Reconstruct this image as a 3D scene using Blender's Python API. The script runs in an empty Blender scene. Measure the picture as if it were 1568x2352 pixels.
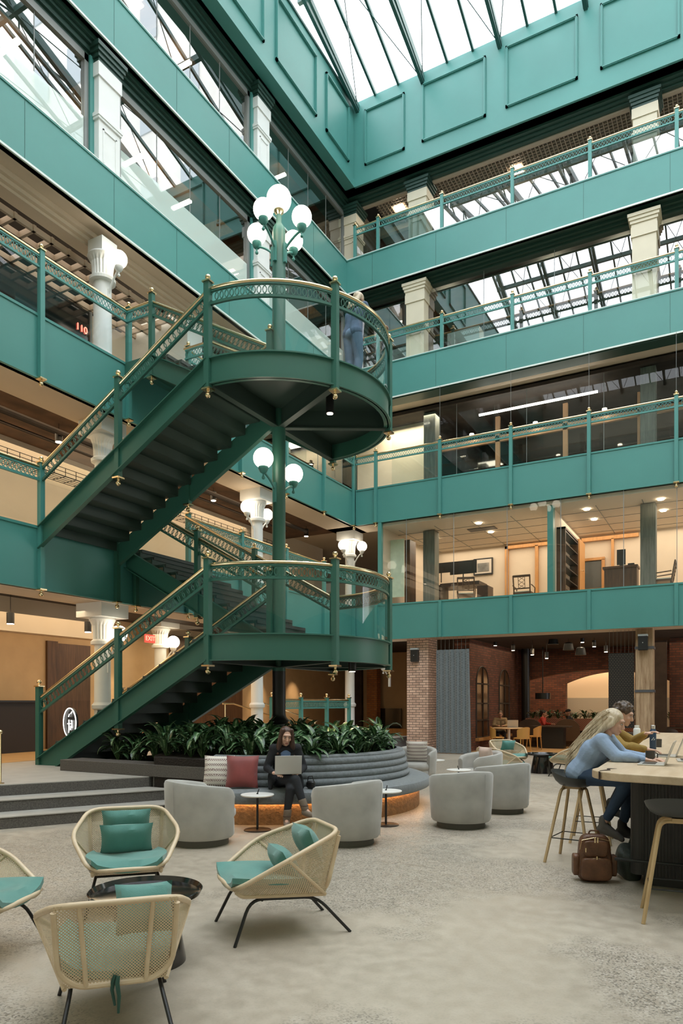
import bpy, math, random
from mathutils import Vector, Matrix
random.seed(7)
S = bpy.context.scene
COL = S.collection
PI = math.pi

# ------------------------------------------------ camera, world, light, exposure
CAM_H = 1.55; YAW = math.radians(28.75); FPX = 1633.0; HY = 1614.0
cd = bpy.data.cameras.new('camera'); cam = bpy.data.objects.new('camera', cd); COL.objects.link(cam)
cam.location = (0, 0, CAM_H); cam.rotation_euler = (PI/2, 0, YAW)
cd.sensor_fit = 'VERTICAL'; cd.sensor_height = 36; cd.lens = 36*FPX/2352; cd.shift_y = (HY-1176)/2352
cd.clip_start = .1; cd.clip_end = 300
S.camera = cam
W = bpy.data.worlds.new('sky'); S.world = W; W.use_nodes = True
bg = W.node_tree.nodes['Background']; bg.inputs[0].default_value = (.93, .965, 1, 1); bg.inputs[1].default_value = 3.5
S.view_settings.view_transform = 'Standard'; S.view_settings.look = 'None'
S.view_settings.gamma = 1; S.view_settings.use_curve_mapping = False
S.view_settings.exposure = 0.68
S.cycles.use_denoising = True
S.cycles.max_bounces = 8; S.cycles.diffuse_bounces = 4; S.cycles.glossy_bounces = 4
S.cycles.transmission_bounces = 4; S.cycles.transparent_max_bounces = 16
S.cycles.caustics_reflective = False; S.cycles.caustics_refractive = False
S.cycles.sample_clamp_indirect = 6

def area(name, loc, size, power, color=(1, .76, .5), rot=(0, 0, 0), portal=False, spread=None):
    l = bpy.data.lights.new(name, 'AREA'); l.shape = 'RECTANGLE'; l.size, l.size_y = size
    l.energy = power; l.color = color
    if portal: l.cycles.is_portal = True
    if spread: l.spread = math.radians(spread)
    o = bpy.data.objects.new(name, l); COL.objects.link(o); o.location = loc; o.rotation_euler = rot
    return o
WARM = (1, .74, .46); NEUT = (1, .86, .7)
area('skylight_portal', (-1, 8, 20.9), (19.4, 24.6), 1, portal=True)
# ceiling downlights of each storey, gathered
area('ceiling_light', (-12.6, 11, 3.4), (2.4, 16), 190, WARM)
area('ceiling_light', (-12.9, 11, 7.3), (2.4, 16), 170, WARM)
area('ceiling_light', (-12.6, 12, 11.1), (2, 14), 110, NEUT)
area('ceiling_light', (-13.0, 11, 14.3), (2, 16), 60, NEUT)
area('ceiling_light', (-13.0, 11, 18.1), (2, 16), 50, NEUT)
area('ceiling_light', (-4, 24.2, 3.45), (9, 5), 70, WARM)
area('ceiling_light', (-4.5, 23.4, 7.1), (10, 3), 170, (1, .8, .6))
area('ceiling_light', (-9.2, 21.8, 10.9), (2.6, .6), 55, (1, .84, .64))
area('ceiling_light', (-4, 23, 11.0), (6, 2), 30, WARM)
area('ceiling_light', (-4, 22.2, 14.4), (12, 1.6), 90, NEUT)
area('ceiling_light', (-4, 21.7, 18.0), (12, 1.2), 40, NEUT)
area('arch_light', (-6, 28.9, 3.3), (5, .8), 30, WARM)

def spot(name, loc, power, ang=60, color=WARM, to=None, r=.05, blend=.8):
    l = bpy.data.lights.new(name, 'SPOT'); l.energy = power; l.spot_size = math.radians(ang); l.spot_blend = blend
    l.color = color; l.shadow_soft_size = r
    o = bpy.data.objects.new(name, l); COL.objects.link(o); o.location = loc
    d = Vector(to or (loc[0], loc[1], 0)) - Vector(loc)
    o.rotation_euler = d.to_track_quat('-Z', 'Y').to_euler()
    return o

def G(px, py, z=0.0):
    """where the ray of a photo pixel meets the height z"""
    a = (px-784)/FPX; D = FPX*(CAM_H-z)/(py-HY); c, s = math.cos(YAW), math.sin(YAW)
    return Vector((D*(-s+a*c), D*(c+a*s), z))

# ------------------------------------------------ materials
MATS = {}
def mat(name, color, rough=.5, metal=0., emit=0., bump=0., bscale=40., var=0., vscale=3., spec=.5, sheen=0., ecolor=None):
    if name in MATS: return MATS[name]
    m = bpy.data.materials.new(name); m.use_nodes = True; nt = m.node_tree; p = nt.nodes['Principled BSDF']
    c = tuple(color)+(1,)
    p.inputs['Base Color'].default_value = c; p.inputs['Roughness'].default_value = rough
    p.inputs['Metallic'].default_value = metal; p.inputs['Specular IOR Level'].default_value = spec
    if sheen: p.inputs['Sheen Weight'].default_value = sheen
    if emit:
        p.inputs['Emission Color'].default_value = (tuple(ecolor)+(1,)) if ecolor else c
        p.inputs['Emission Strength'].default_value = emit
    tc = nt.nodes.new('ShaderNodeTexCoord')
    if var:
        n = nt.nodes.new('ShaderNodeTexNoise'); n.inputs['Scale'].default_value = vscale; n.inputs['Detail'].default_value = 5
        nt.links.new(tc.outputs['Object'], n.inputs['Vector'])
        r = nt.nodes.new('ShaderNodeValToRGB'); r.color_ramp.elements[0].position = .3; r.color_ramp.elements[1].position = .7
        r.color_ramp.elements[0].color = tuple(x*(1-var) for x in color)+(1,)
        r.color_ramp.elements[1].color = tuple(min(1, x*(1+var)) for x in color)+(1,)
        nt.links.new(n.outputs['Fac'], r.inputs['Fac']); nt.links.new(r.outputs['Color'], p.inputs['Base Color'])
    if bump:
        n = nt.nodes.new('ShaderNodeTexNoise'); n.inputs['Scale'].default_value = bscale; n.inputs['Detail'].default_value = 4
        nt.links.new(tc.outputs['Object'], n.inputs['Vector'])
        b = nt.nodes.new('ShaderNodeBump'); b.inputs['Strength'].default_value = bump; b.inputs['Distance'].default_value = .02
        nt.links.new(n.outputs['Fac'], b.inputs['Height']); nt.links.new(b.outputs['Normal'], p.inputs['Normal'])
    MATS[name] = m
    return m

def glass(name, tint=(.93, .97, .96), ior=1.5, rough=0.0, op=0.0, opc=(1, 1, 1)):
    """thin architectural pane: clear through, mirror by fresnel, optional frosting"""
    m = bpy.data.materials.new(name); m.use_nodes = True; nt = m.node_tree; nt.nodes.clear()
    out = nt.nodes.new('ShaderNodeOutputMaterial'); tr = nt.nodes.new('ShaderNodeBsdfTransparent'); gl = nt.nodes.new('ShaderNodeBsdfGlossy')
    fr = nt.nodes.new('ShaderNodeFresnel'); mx = nt.nodes.new('ShaderNodeMixShader')
    tr.inputs[0].default_value = tuple(tint)+(1,); gl.inputs['Roughness'].default_value = rough
    ge = nt.nodes.new('ShaderNodeNewGeometry'); mr = nt.nodes.new('ShaderNodeMapRange'); mr.inputs['To Min'].default_value = ior; mr.inputs['To Max'].default_value = 1/ior
    nt.links.new(ge.outputs['Backfacing'], mr.inputs['Value']); nt.links.new(mr.outputs[0], fr.inputs[0])
    sh = tr.outputs[0]
    if op:
        df = nt.nodes.new('ShaderNodeBsdfDiffuse'); df.inputs[0].default_value = tuple(opc)+(1,)
        m2 = nt.nodes.new('ShaderNodeMixShader'); m2.inputs[0].default_value = op
        nt.links.new(tr.outputs[0], m2.inputs[1]); nt.links.new(df.outputs[0], m2.inputs[2]); sh = m2.outputs[0]
    nt.links.new(fr.outputs[0], mx.inputs[0]); nt.links.new(sh, mx.inputs[1]); nt.links.new(gl.outputs[0], mx.inputs[2])
    nt.links.new(mx.outputs[0], out.inputs[0]); MATS[name] = m
    return m

def texnodes(name, rough):
    m = bpy.data.materials.new(name); m.use_nodes = True; nt = m.node_tree; p = nt.nodes['Principled BSDF']
    p.inputs['Roughness'].default_value = rough; MATS[name] = m
    tc = nt.nodes.new('ShaderNodeTexCoord')
    return m, nt, p, tc
def N(nt, t, **kw):
    n = nt.nodes.new(t)
    for k, v in kw.items():
        if k in n.inputs.keys(): n.inputs[k].default_value = v
        else: setattr(n, k, v)
    return n
def ramp(nt, src, stops):
    r = nt.nodes.new('ShaderNodeValToRGB'); e = r.color_ramp.elements
    while len(e) < len(stops): e.new(.5)
    for i, (p, c) in enumerate(stops): e[i].position = p; e[i].color = tuple(c)+(1,) if len(c) == 3 else c
    nt.links.new(src, r.inputs['Fac']); return r.outputs['Color']
def mixc(nt, fac, a, b, mode='MIX'):
    m = nt.nodes.new('ShaderNodeMix'); m.data_type = 'RGBA'; m.blend_type = mode
    if isinstance(fac, (int, float)): m.inputs[0].default_value = fac
    else: nt.links.new(fac, m.inputs[0])
    for i, v in ((6, a), (7, b)):
        if isinstance(v, tuple): m.inputs[i].default_value = v+(1,)
        else: nt.links.new(v, m.inputs[i])
    return m.outputs[2]

def concrete_floor():
    m, nt, p, tc = texnodes('terrazzo_concrete', .38)
    o = tc.outputs['Object']
    n1 = N(nt, 'ShaderNodeTexNoise', Scale=.8, Detail=6.0); nt.links.new(o, n1.inputs['Vector'])
    base = ramp(nt, n1.outputs['Fac'], [(.3, (.37, .315, .245)), (.7, (.50, .435, .345))])
    n2 = N(nt, 'ShaderNodeTexNoise', Scale=9.0, Detail=6.0); nt.links.new(o, n2.inputs['Vector'])
    base = mixc(nt, .22, base, ramp(nt, n2.outputs['Fac'], [(.35, (.28, .24, .19)), (.65, (.58, .52, .43))]))
    v = N(nt, 'ShaderNodeTexVoronoi', Scale=95.0); nt.links.new(o, v.inputs['Vector'])
    n3 = N(nt, 'ShaderNodeTexNoise', Scale=.42, Detail=4.0); nt.links.new(o, n3.inputs['Vector'])
    # exposed aggregate comes through in broad worn patches
    msk = ramp(nt, n3.outputs['Fac'], [(.47, (.10, .10, .10)), (.53, (1, 1, 1))])
    bw = N(nt, 'ShaderNodeRGBToBW'); nt.links.new(v.outputs['Color'], bw.inputs[0])
    dark = ramp(nt, bw.outputs[0], [(.30, (1, 1, 1)), (.34, (0, 0, 0))])
    lite = ramp(nt, bw.outputs[0], [(.72, (0, 0, 0)), (.76, (1, 1, 1))])
    d = N(nt, 'ShaderNodeMath', operation='MULTIPLY'); nt.links.new(dark, d.inputs[0]); nt.links.new(msk, d.inputs[1])
    l = N(nt, 'ShaderNodeMath', operation='MULTIPLY'); nt.links.new(lite, l.inputs[0]); nt.links.new(msk, l.inputs[1])
    d2 = N(nt, 'ShaderNodeMath', operation='MULTIPLY'); nt.links.new(d.outputs[0], d2.inputs[0]); d2.inputs[1].default_value = .6
    l2 = N(nt, 'ShaderNodeMath', operation='MULTIPLY'); nt.links.new(l.outputs[0], l2.inputs[0]); l2.inputs[1].default_value = .3
    base = mixc(nt, msk, base, mixc(nt, .3, base, (.22, .20, .165)))
    c = mixc(nt, d2.outputs[0], base, (.10, .09, .075)); c = mixc(nt, l2.outputs[0], c, (.66, .62, .55))
    nt.links.new(c, p.inputs['Base Color'])
    rr = ramp(nt, n2.outputs['Fac'], [(.3, (.3, .3, .3)), (.7, (.5, .5, .5))]); nt.links.new(rr, p.inputs['Roughness'])
    return m
def brick_mat(name, c1, c2, mortar, scale=1.0, ang=0):
    m, nt, p, tc = texnodes(name, .85)
    sp = N(nt, 'ShaderNodeSeparateXYZ'); nt.links.new(tc.outputs['Object'], sp.inputs[0])
    ad = N(nt, 'ShaderNodeMath', operation='ADD'); nt.links.new(sp.outputs[0], ad.inputs[0]); nt.links.new(sp.outputs[1], ad.inputs[1])
    cb = N(nt, 'ShaderNodeCombineXYZ'); nt.links.new(ad.outputs[0], cb.inputs[0]); nt.links.new(sp.outputs[2], cb.inputs[1])
    b = N(nt, 'ShaderNodeTexBrick', Scale=scale); b.inputs['Brick Width'].default_value = .225; b.inputs['Row Height'].default_value = .078
    b.inputs['Mortar Size'].default_value = .011; b.inputs['Color1'].default_value = tuple(c1)+(1,); b.inputs['Color2'].default_value = tuple(c2)+(1,)
    b.inputs['Mortar'].default_value = tuple(mortar)+(1,); b.inputs['Bias'].default_value = -.1
    nt.links.new(cb.outputs[0], b.inputs['Vector'])
    n = N(nt, 'ShaderNodeTexNoise', Scale=2.5, Detail=6.0); nt.links.new(tc.outputs['Object'], n.inputs['Vector'])
    c = mixc(nt, .35, b.outputs['Color'], ramp(nt, n.outputs['Fac'], [(.3, (.25, .2, .17)), (.7, (1, 1, 1))]), 'MULTIPLY')
    nt.links.new(c, p.inputs['Base Color'])
    bp = N(nt, 'ShaderNodeBump', Strength=.6); bp.inputs['Distance'].default_value = .01; bp.invert = True
    nt.links.new(b.outputs['Fac'], bp.inputs['Height']); nt.links.new(bp.outputs['Normal'], p.inputs['Normal'])
    return m
def wood_mat(name, c1, c2, axis='X', scale=6., rough=.45, streak=12.):
    m, nt, p, tc = texnodes(name, rough)
    mp = N(nt, 'ShaderNodeMapping'); nt.links.new(tc.outputs['Object'], mp.inputs[0])
    mp.inputs['Scale'].default_value = {'X': (1, streak, streak), 'Y': (streak, 1, streak), 'Z': (streak, streak, 1)}[axis]
    n = N(nt, 'ShaderNodeTexNoise', Scale=scale/4, Detail=8.0, Roughness=.65); nt.links.new(mp.outputs[0], n.inputs['Vector'])
    c = ramp(nt, n.outputs['Fac'], [(.3, c1), (.7, c2)]); nt.links.new(c, p.inputs['Base Color'])
    bp = N(nt, 'ShaderNodeBump', Strength=.25); bp.inputs['Distance'].default_value = .004
    nt.links.new(n.outputs['Fac'], bp.inputs['Height']); nt.links.new(bp.outputs['Normal'], p.inputs['Normal'])
    return m

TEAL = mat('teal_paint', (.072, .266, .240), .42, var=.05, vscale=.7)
BRASS = mat('brass', (.76, .60, .36), .2, 1.0)
GLASS = glass('clear_glass')
DGRN = mat('shaded_green_soffit', (.018, .055, .042), .45)  # darkened green: the shade under the galleries is put into the colour
TRD = mat('shaded_stair_underside', (.028, .052, .042), .5)  # darker copy of the stair green, underside shade painted into it
REFG = glass('coated_glass', (.66, .74, .72), 3.8)
WHITE = mat('white_paint', (.78, .79, .77), .5, var=.02)
CREAM = mat('cream_paint', (.72, .65, .50), .6, var=.03)
BEIGE = mat('beige_plaster', (.60, .50, .38), .7, var=.04, vscale=1.)
TAN = mat('tan_plaster', (.52, .36, .20), .75, var=.05)
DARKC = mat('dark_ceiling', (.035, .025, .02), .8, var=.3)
BLACK = mat('black_metal', (.012, .012, .012), .4)
DARKGL = mat('dark_glazing', (.01, .013, .014), .06, spec=1.0)
GLOBE = mat('opal_glass', (1, .93, .8), .3, emit=4.0, ecolor=(1, .88, .7))
LAMP = mat('lamp_glow', (1, .9, .75), .4, emit=18.0, ecolor=(1, .82, .6))
FLOORM = concrete_floor()
STONE = mat('grey_granite', (.105, .095, .085), .75, bump=.25, bscale=90, var=.35, vscale=60)
PALEST = mat('pale_stone_floor', (.42, .40, .36), .5, var=.08, vscale=4)
BRICK = brick_mat('pale_brick', (.86, .60, .46), (.62, .40, .30), (.26, .19, .15))
BRICKD = brick_mat('red_brick', (.20, .065, .035), (.10, .035, .02), (.07, .045, .035))
OAK = wood_mat('pale_oak', (.52, .34, .17), (.70, .50, .29), 'X')
OAKF = wood_mat('oak_floor', (.48, .29, .12), (.66, .42, .20), 'X', rough=.35)
WALNUT = wood_mat('walnut', (.045, .022, .012), (.13, .065, .03), 'Z')
OLDTIM = wood_mat('weathered_timber', (.24, .14, .07), (.56, .40, .25), 'Z', rough=.8)
GREYTIM = wood_mat('grey_timber', (.10, .11, .095), (.21, .22, .19), 'Z', rough=.85)
CONC = mat('dark_ceiling_wood', (.10, .05, .025), .7, var=.5, vscale=2.)

# ------------------------------------------------ mesh helpers
class MB:
    def __init__(s): s.v = []; s.f = []; s.uv = {}
    def add(s, vs, fs, uvs=None):
        o = len(s.v); s.v += [tuple(v) for v in vs]
        for i, f in enumerate(fs):
            if uvs: s.uv[len(s.f)] = [uvs[k] for k in f]
            s.f.append(tuple(o+k for k in f))
        return s
    def box(s, a, b):
        x0, x1 = sorted((a[0], b[0])); y0, y1 = sorted((a[1], b[1])); z0, z1 = sorted((a[2], b[2]))
        return s.add([(x0,y0,z0),(x1,y0,z0),(x1,y1,z0),(x0,y1,z0),(x0,y0,z1),(x1,y0,z1),(x1,y1,z1),(x0,y1,z1)],
                     [(0,3,2,1),(4,5,6,7),(0,1,5,4),(1,2,6,5),(2,3,7,6),(3,0,4,7)])
    def obox(s, c, size, rz=0, ry=0, rx=0):
        M = Matrix.Translation(c) @ Matrix.Rotation(rz, 4, 'Z') @ Matrix.Rotation(ry, 4, 'Y') @ Matrix.Rotation(rx, 4, 'X')
        x, y, z = size[0]/2, size[1]/2, size[2]/2
        vs = [M @ Vector(p) for p in [(-x,-y,-z),(x,-y,-z),(x,y,-z),(-x,y,-z),(-x,-y,z),(x,-y,z),(x,y,z),(-x,y,z)]]
        return s.add(vs, [(0,3,2,1),(4,5,6,7),(0,1,5,4),(1,2,6,5),(2,3,7,6),(3,0,4,7)])
    def prism(s, poly, z0, z1):
        n = len(poly); vs = [(x, y, z0) for x, y in poly]+[(x, y, z1) for x, y in poly]
        return s.add(vs, [tuple(range(n-1, -1, -1)), tuple(range(n, 2*n))]+[(i, (i+1) % n, n+(i+1) % n, n+i) for i in range(n)])
    def sweep(s, path, prof, closed=False, caps=True):
        """prof: list of (side, up) offsets; carried along path with up = Z"""
        P = [Vector(p) for p in path]; n = len(P); m = len(prof); vs = []
        for i, p in enumerate(P):
            a = P[i-1] if (i > 0 or closed) else p; b = P[(i+1) % n] if (i < n-1 or closed) else p
            t = (b-a).normalized(); sd = t.cross(Vector((0, 0, 1)))
            if sd.length < 1e-4: sd = Vector((1, 0, 0))
            sd.normalize()
            # widen at mitres
            k = 1.0
            if (0 < i < n-1) or closed:
                t1 = (p-a).normalized() if (p-a).length else t; c = max(.3, abs(t.dot(t1))); k = 1/c
            for (u, w) in prof: vs.append(p+sd*u*k+Vector((0, 0, w)))
        fs = []
        for i in range(n if closed else n-1):
            j = (i+1) % n
            for q in range(m):
                r = (q+1) % m; fs.append((i*m+q, i*m+r, j*m+r, j*m+q))
        if caps and not closed: fs += [tuple(range(m-1, -1, -1)), tuple((n-1)*m+q for q in range(m))]
        return s.add(vs, fs)
    def tube(s, path, r, n=8, closed=False):
        P = [Vector(p) for p in path]; k = len(P); vs = []; up = None
        rr = r if isinstance(r, (list, tuple)) else [r]*k
        for i, p in enumerate(P):
            a = P[i-1] if (i > 0 or closed) else p; b = P[(i+1) % k] if (i < k-1 or closed) else p
            t = (b-a).normalized()
            if up is None: up = Vector((0, 0, 1)) if abs(t.z) < .9 else Vector((1, 0, 0))
            x = t.cross(up).normalized(); up = x.cross(t).normalized()
            for q in range(n):
                an = 2*PI*q/n; vs.append(p+(x*math.cos(an)+up*math.sin(an))*rr[i])
        fs = []
        for i in range(k if closed else k-1):
            j = (i+1) % k
            for q in range(n):
                w = (q+1) % n; fs.append((i*n+q, i*n+w, j*n+w, j*n+q))
        if not closed: fs += [tuple(range(n-1, -1, -1)), tuple((k-1)*n+q for q in range(n))]
        return s.add(vs, fs)
    def lathe(s, prof, c=(0, 0, 0), n=24, a0=0, a1=2*PI, flute=0, fr=(0, 0)):
        full = abs(a1-a0-2*PI) < 1e-6; m = len(prof); k = n if full else n+1; vs = []
        for i in range(k):
            an = a0+(a1-a0)*i/n
            for (r, z) in prof:
                q = r
                if flute and fr[0] <= z <= fr[1] and i % 2: q = r-flute
                vs.append((c[0]+q*math.cos(an), c[1]+q*math.sin(an), c[2]+z))
        fs = []
        for i in range(n):
            j = (i+1) % k
            for q in range(m-1): fs.append((i*m+q, j*m+q, j*m+q+1, i*m+q+1))
        if full:
            if prof[0][0] > 1e-4: fs.append(tuple(i*m for i in range(k-1, -1, -1)))
            if prof[-1][0] > 1e-4: fs.append(tuple(i*m+m-1 for i in range(k)))
        return s.add(vs, fs)
    def ball(s, c, r, n=16, m=10, sc=(1, 1, 1)):
        prof = [(max(0, r*math.sin(PI*j/m)), -r*math.cos(PI*j/m)) for j in range(m+1)]
        o = len(s.v); s.lathe(prof, (0, 0, 0), n)
        for i in range(o, len(s.v)):
            x, y, z = s.v[i]; s.v[i] = (c[0]+x*sc[0], c[1]+y*sc[1], c[2]+z*sc[2])
        return s
    def cyl(s, c, r, h, n=20, r2=None):
        return s.lathe([(r, 0), (r if r2 is None else r2, h)], c, n)
    def mesh(s, name, m=None, smooth=False, bev=0):
        me = bpy.data.meshes.new(name); me.from_pydata(s.v, [], s.f); me.update()
        if s.uv:
            l = me.uv_layers.new(name='UVMap')
            for i, poly in enumerate(me.polygons):
                if i in s.uv:
                    for k, li in enumerate(poly.loop_indices): l.data[li].uv = s.uv[i][k]
        if m: me.materials.append(m)
        if smooth:
            me.polygons.foreach_set('use_smooth', [True]*len(me.polygons))
            try: me.set_sharp_from_angle(angle=math.radians(38))
            except Exception: pass
        return me
    def build(s, name, m, parent=None, smooth=False, bev=0, **kw):
        return link(name, s.mesh(name, m, smooth), parent, bev=bev, **kw)
LOC = {}
def link(name, me, parent=None, loc=None, rz=0, bev=0, rot=None, **props):
    o = bpy.data.objects.new(name, me); COL.objects.link(o)
    if loc is not None: o.location = loc
    if rz: o.rotation_euler = (0, 0, rz)
    if rot: o.rotation_euler = rot
    if parent:
        o.parent = parent
        if parent.name in LOC: o.matrix_parent_inverse = Matrix.Translation(-LOC[parent.name])
    if bev:
        b = o.modifiers.new('soft_edge', 'BEVEL'); b.width = bev; b.segments = 2; b.limit_method = 'ANGLE'
    for k, v in props.items(): o[k] = v
    return o
def thing(name, label, cat, loc=(0, 0, 0), group=None, world=True):
    """an Empty at the base; with world=True its parts are given in world coordinates"""
    o = bpy.data.objects.new(name, None); COL.objects.link(o); o.location = loc; o.empty_display_size = .1
    o['label'] = label; o['category'] = cat
    if group: o['group'] = group
    if world: LOC[o.name] = Vector(loc)
    return o
def tag(o, label, cat, group=None):
    o['label'] = label; o['category'] = cat
    if group: o['group'] = group
    return o
def struct(name, mb, m, smooth=False, **kw):
    o = mb.build(name, m, None, smooth, **kw); o['kind'] = 'structure'; return o
def dup(o, loc=None, rz=None, label=None, group=None, scale=None):
    r = o.copy(); COL.objects.link(r)
    def rec(a, b):
        for ch in list(a.children):
            c = ch.copy(); COL.objects.link(c); c.parent = b; rec(ch, c)
    rec(o, r)
    if loc is not None: r.location = loc
    if rz is not None: r.rotation_euler = (0, 0, rz)
    if scale: r.scale = (scale,)*3
    if label: r['label'] = label
    if group: r['group'] = group
    return r
def rpoly(pts, r, n=5, closed=True):
    """polyline with rounded corners"""
    P = [Vector(p) for p in pts]; out = []; k = len(P)
    for i in range(k):
        if not closed and i in (0, k-1): out.append(P[i]); continue
        p = P[i]; a = P[i-1]; b = P[(i+1) % k]
        da = a-p; db = b-p; q = min(r, da.length*.45, db.length*.45)
        s = p+da.normalized()*q; e = p+db.normalized()*q
        for j in range(n+1):
            t = j/n; out.append(s*(1-t)**2+p*2*t*(1-t)+e*t*t)
    return out
# ------------------------------------------------ the shell
XL, YB = -10.74, 20.4          # atrium faces of the lower galleries
XU = -11.0                     # upper glazed storeys stand a little further back
ZT = [4.66, 8.41, 12.30, 15.95]; ZB = [3.56, 7.28, 11.17, 14.85]
XE, YS = 8.5, -4.0             # unseen ends of the atrium
# ground
struct('floor', MB().box((-9.2, YS, -.1), (XE, 21.7, 0)), FLOORM)
struct('floor', MB().box((-19, 21.7, -.1), (XE, 34, -.001)), OAKF)
nrm = Vector((.876, -.483, 0)); p0 = Vector((-7.6, 7.9, 0)); dr = Vector((.483, .876, 0))
def plinth_poly(k, ext=0):
    q = p0+nrm*.45*k
    a = q-dr*12; b = q+dr*(.0 if k else .0)
    b = q + dr*((7.9-q.y)/dr.y) if k else q
    return [(-19, a.y), (a.x, a.y), (b.x, b.y), (b.x, 8.7), (-9.3, 8.7), (-9.3, 21.7), (-19, 21.7)] if k == 0 else [(a.x-1.5, a.y), (a.x, a.y), (b.x, b.y), (b.x-1.2, b.y)]
struct('floor', MB().prism(plinth_poly(0), -.09, .44), STONE)
struct('floor', MB().prism([(x-.004*(i in (1, 2)), y) for i, (x, y) in enumerate(plinth_poly(0))], .44, .452), PALEST)
stp = thing('entrance_steps', 'three long grey granite steps up to the raised gallery floor', 'steps', (-8, 6, 0))
for k in (1, 2):
    pp = plinth_poly(k); z = .45-.15*k
    MB().prism(pp, 0, z-.012).build('step', STONE, stp)
    MB().prism([(x+.012*(i in (1, 2)), y) for i, (x, y) in enumerate(pp)], z-.012, z).build('tread_top', PALEST, stp, label='paler top of the step')  # step tops take a paler tone than the risers
struct('floor', MB().box((-19, 8.3, .452), (-11.6, 21.7, .456)), OAKF)

def band(name, a, b, z0, z1, axis, depth=.14):
    """painted fascia with a lip along the top and bottom"""
    mb = MB()
    if axis == 'X':   # runs along X at y=a[1]
        y = a[1]; mb.box((a[0], y, z0), (b[0], y+depth, z1)); mb.box((a[0], y-.02, z1-.035), (b[0], y+.03, z1+.012)); mb.box((a[0], y-.03, z0-.01), (b[0], y+.03, z0+.02))
    else:
        x = a[0]; mb.box((x-depth, a[1], z0), (x, b[1], z1)); mb.box((x-.03, a[1], z1-.035), (x+.02, b[1], z1+.012)); mb.box((x-.03, a[1], z0-.01), (x+.03, b[1], z0+.02))
    return struct(name, mb, TEAL)
RP = [-9.92, -7.76, -5.59, -3.43, -1.26, .9, 3.07]     # posts along the back wall
LP = [4.30, 6.38, 8.46, 10.54, 12.40, 14.32, 16.35, 18.40]  # posts along the side wall
tn = 1
for i in range(4):
    xl = XL if i < 2 else XU
    band('trim_%d' % tn, (xl, YB), (XE, YB), ZB[i], ZT[i], 'X'); tn += 1
    band('trim_%d' % tn, (xl, YS), (xl, YB), ZB[i], ZT[i], 'Y'); tn += 1
    # panel joints, thin dark shadow gaps
seam = mat('joint_gap', (.03, .11, .095), .6)
mb = MB()
for i in range(4):
    xl = XL if i < 2 else XU
    if i > 1:
        for x in RP: mb.box((x-.155, YB-.004, ZB[i]+.02), (x-.147, YB, ZT[i]-.04))
        for y in LP: mb.box((xl, y-.1, ZB[i]+.02), (xl+.004, y-.092, ZT[i]-.04))
struct('trim_%d' % tn, mb, seam); tn += 1
LIP = mat('pale_edge_strip', (.72, .80, .76), .35)
mb = MB()
for i in (2, 3):
    mb.box((XU, YB-.034, ZB[i]-.03), (XE, YB-.005, ZB[i]+.012)).box((XU, YS, ZB[i]-.03), (XU+.034, YB, ZB[i]+.012))
    mb.box((XU, YB-.024, ZT[i]-.004), (XE, YB+.02, ZT[i]+.018)).box((XU-.02, YS, ZT[i]-.004), (XU+.024, YB, ZT[i]+.018))
struct('trim_%d' % tn, mb, LIP); tn += 1
# slabs behind the fascias
for i in range(4):
    z0, z1 = ZB[i]+.02, ZT[i]-.1
    struct('floor', MB().box((-19, YS, z0+.25), (-11.1, YB+.14, z1)).box((-19, YB+.14, z0+.25), (XE, 31, z1)), BEIGE if i < 3 else WHITE)
# edge beams / soffits
def soffit(name, m, x0, x1, y0, y1, z0, z1):
    return struct(name, MB().box((x0, YS, z0), (x1, y1, z1)).box((x0, y0, z0), (XE, y1, z1)), m)
soffit('trim_%d' % tn, BEIGE, -11.75, XL-.02, YB+.02, YB+1.0, ZB[0], ZB[0]+.35); tn += 1
soffit('trim_%d' % tn, BEIGE, -11.75, XL-.02, YB+.02, YB+1.0, ZB[1], ZB[1]+.35); tn += 1
# deeper moulded soffits of the upper storeys
mo = MB()
for k, (d, z) in enumerate([(0, 0), (.42, -.1), (.5, -.18), (.58, -.24)]):
    mo.box((-11.9, YS, ZB[2]+z), (XU-.02-d, YB+.1, ZB[2]+.35))
struct('trim_%d' % tn, mo, BEIGE); tn += 1
mo = MB().box((-11.9, YB+.02, ZB[2]-.02), (XE, YB+1.0, ZB[2]+.35)); struct('trim_%d' % tn, mo, BEIGE); tn += 1
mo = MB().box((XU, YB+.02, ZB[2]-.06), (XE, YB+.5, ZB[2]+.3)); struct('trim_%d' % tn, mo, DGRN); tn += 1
for zb in (ZB[3], 18.21):
    mo = MB()
    for d, z in [(0, 0), (.1, -.1), (.16, -.17), (.22, -.28), (.27, -.36), (.3, -.45)]:
        mo.box((-11.9, YS, zb+z), (XU-.02-d, YB+.4, zb+.3))
    for d, z in [(0, 0), (.28, -.07), (.4, -.13), (.5, -.18)]:
        mo.box((-11.9, YB+.02+d, zb+z), (XE, YB+.75, zb+.3))
    struct('trim_%d' % tn, mo, DGRN); tn += 1
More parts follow.
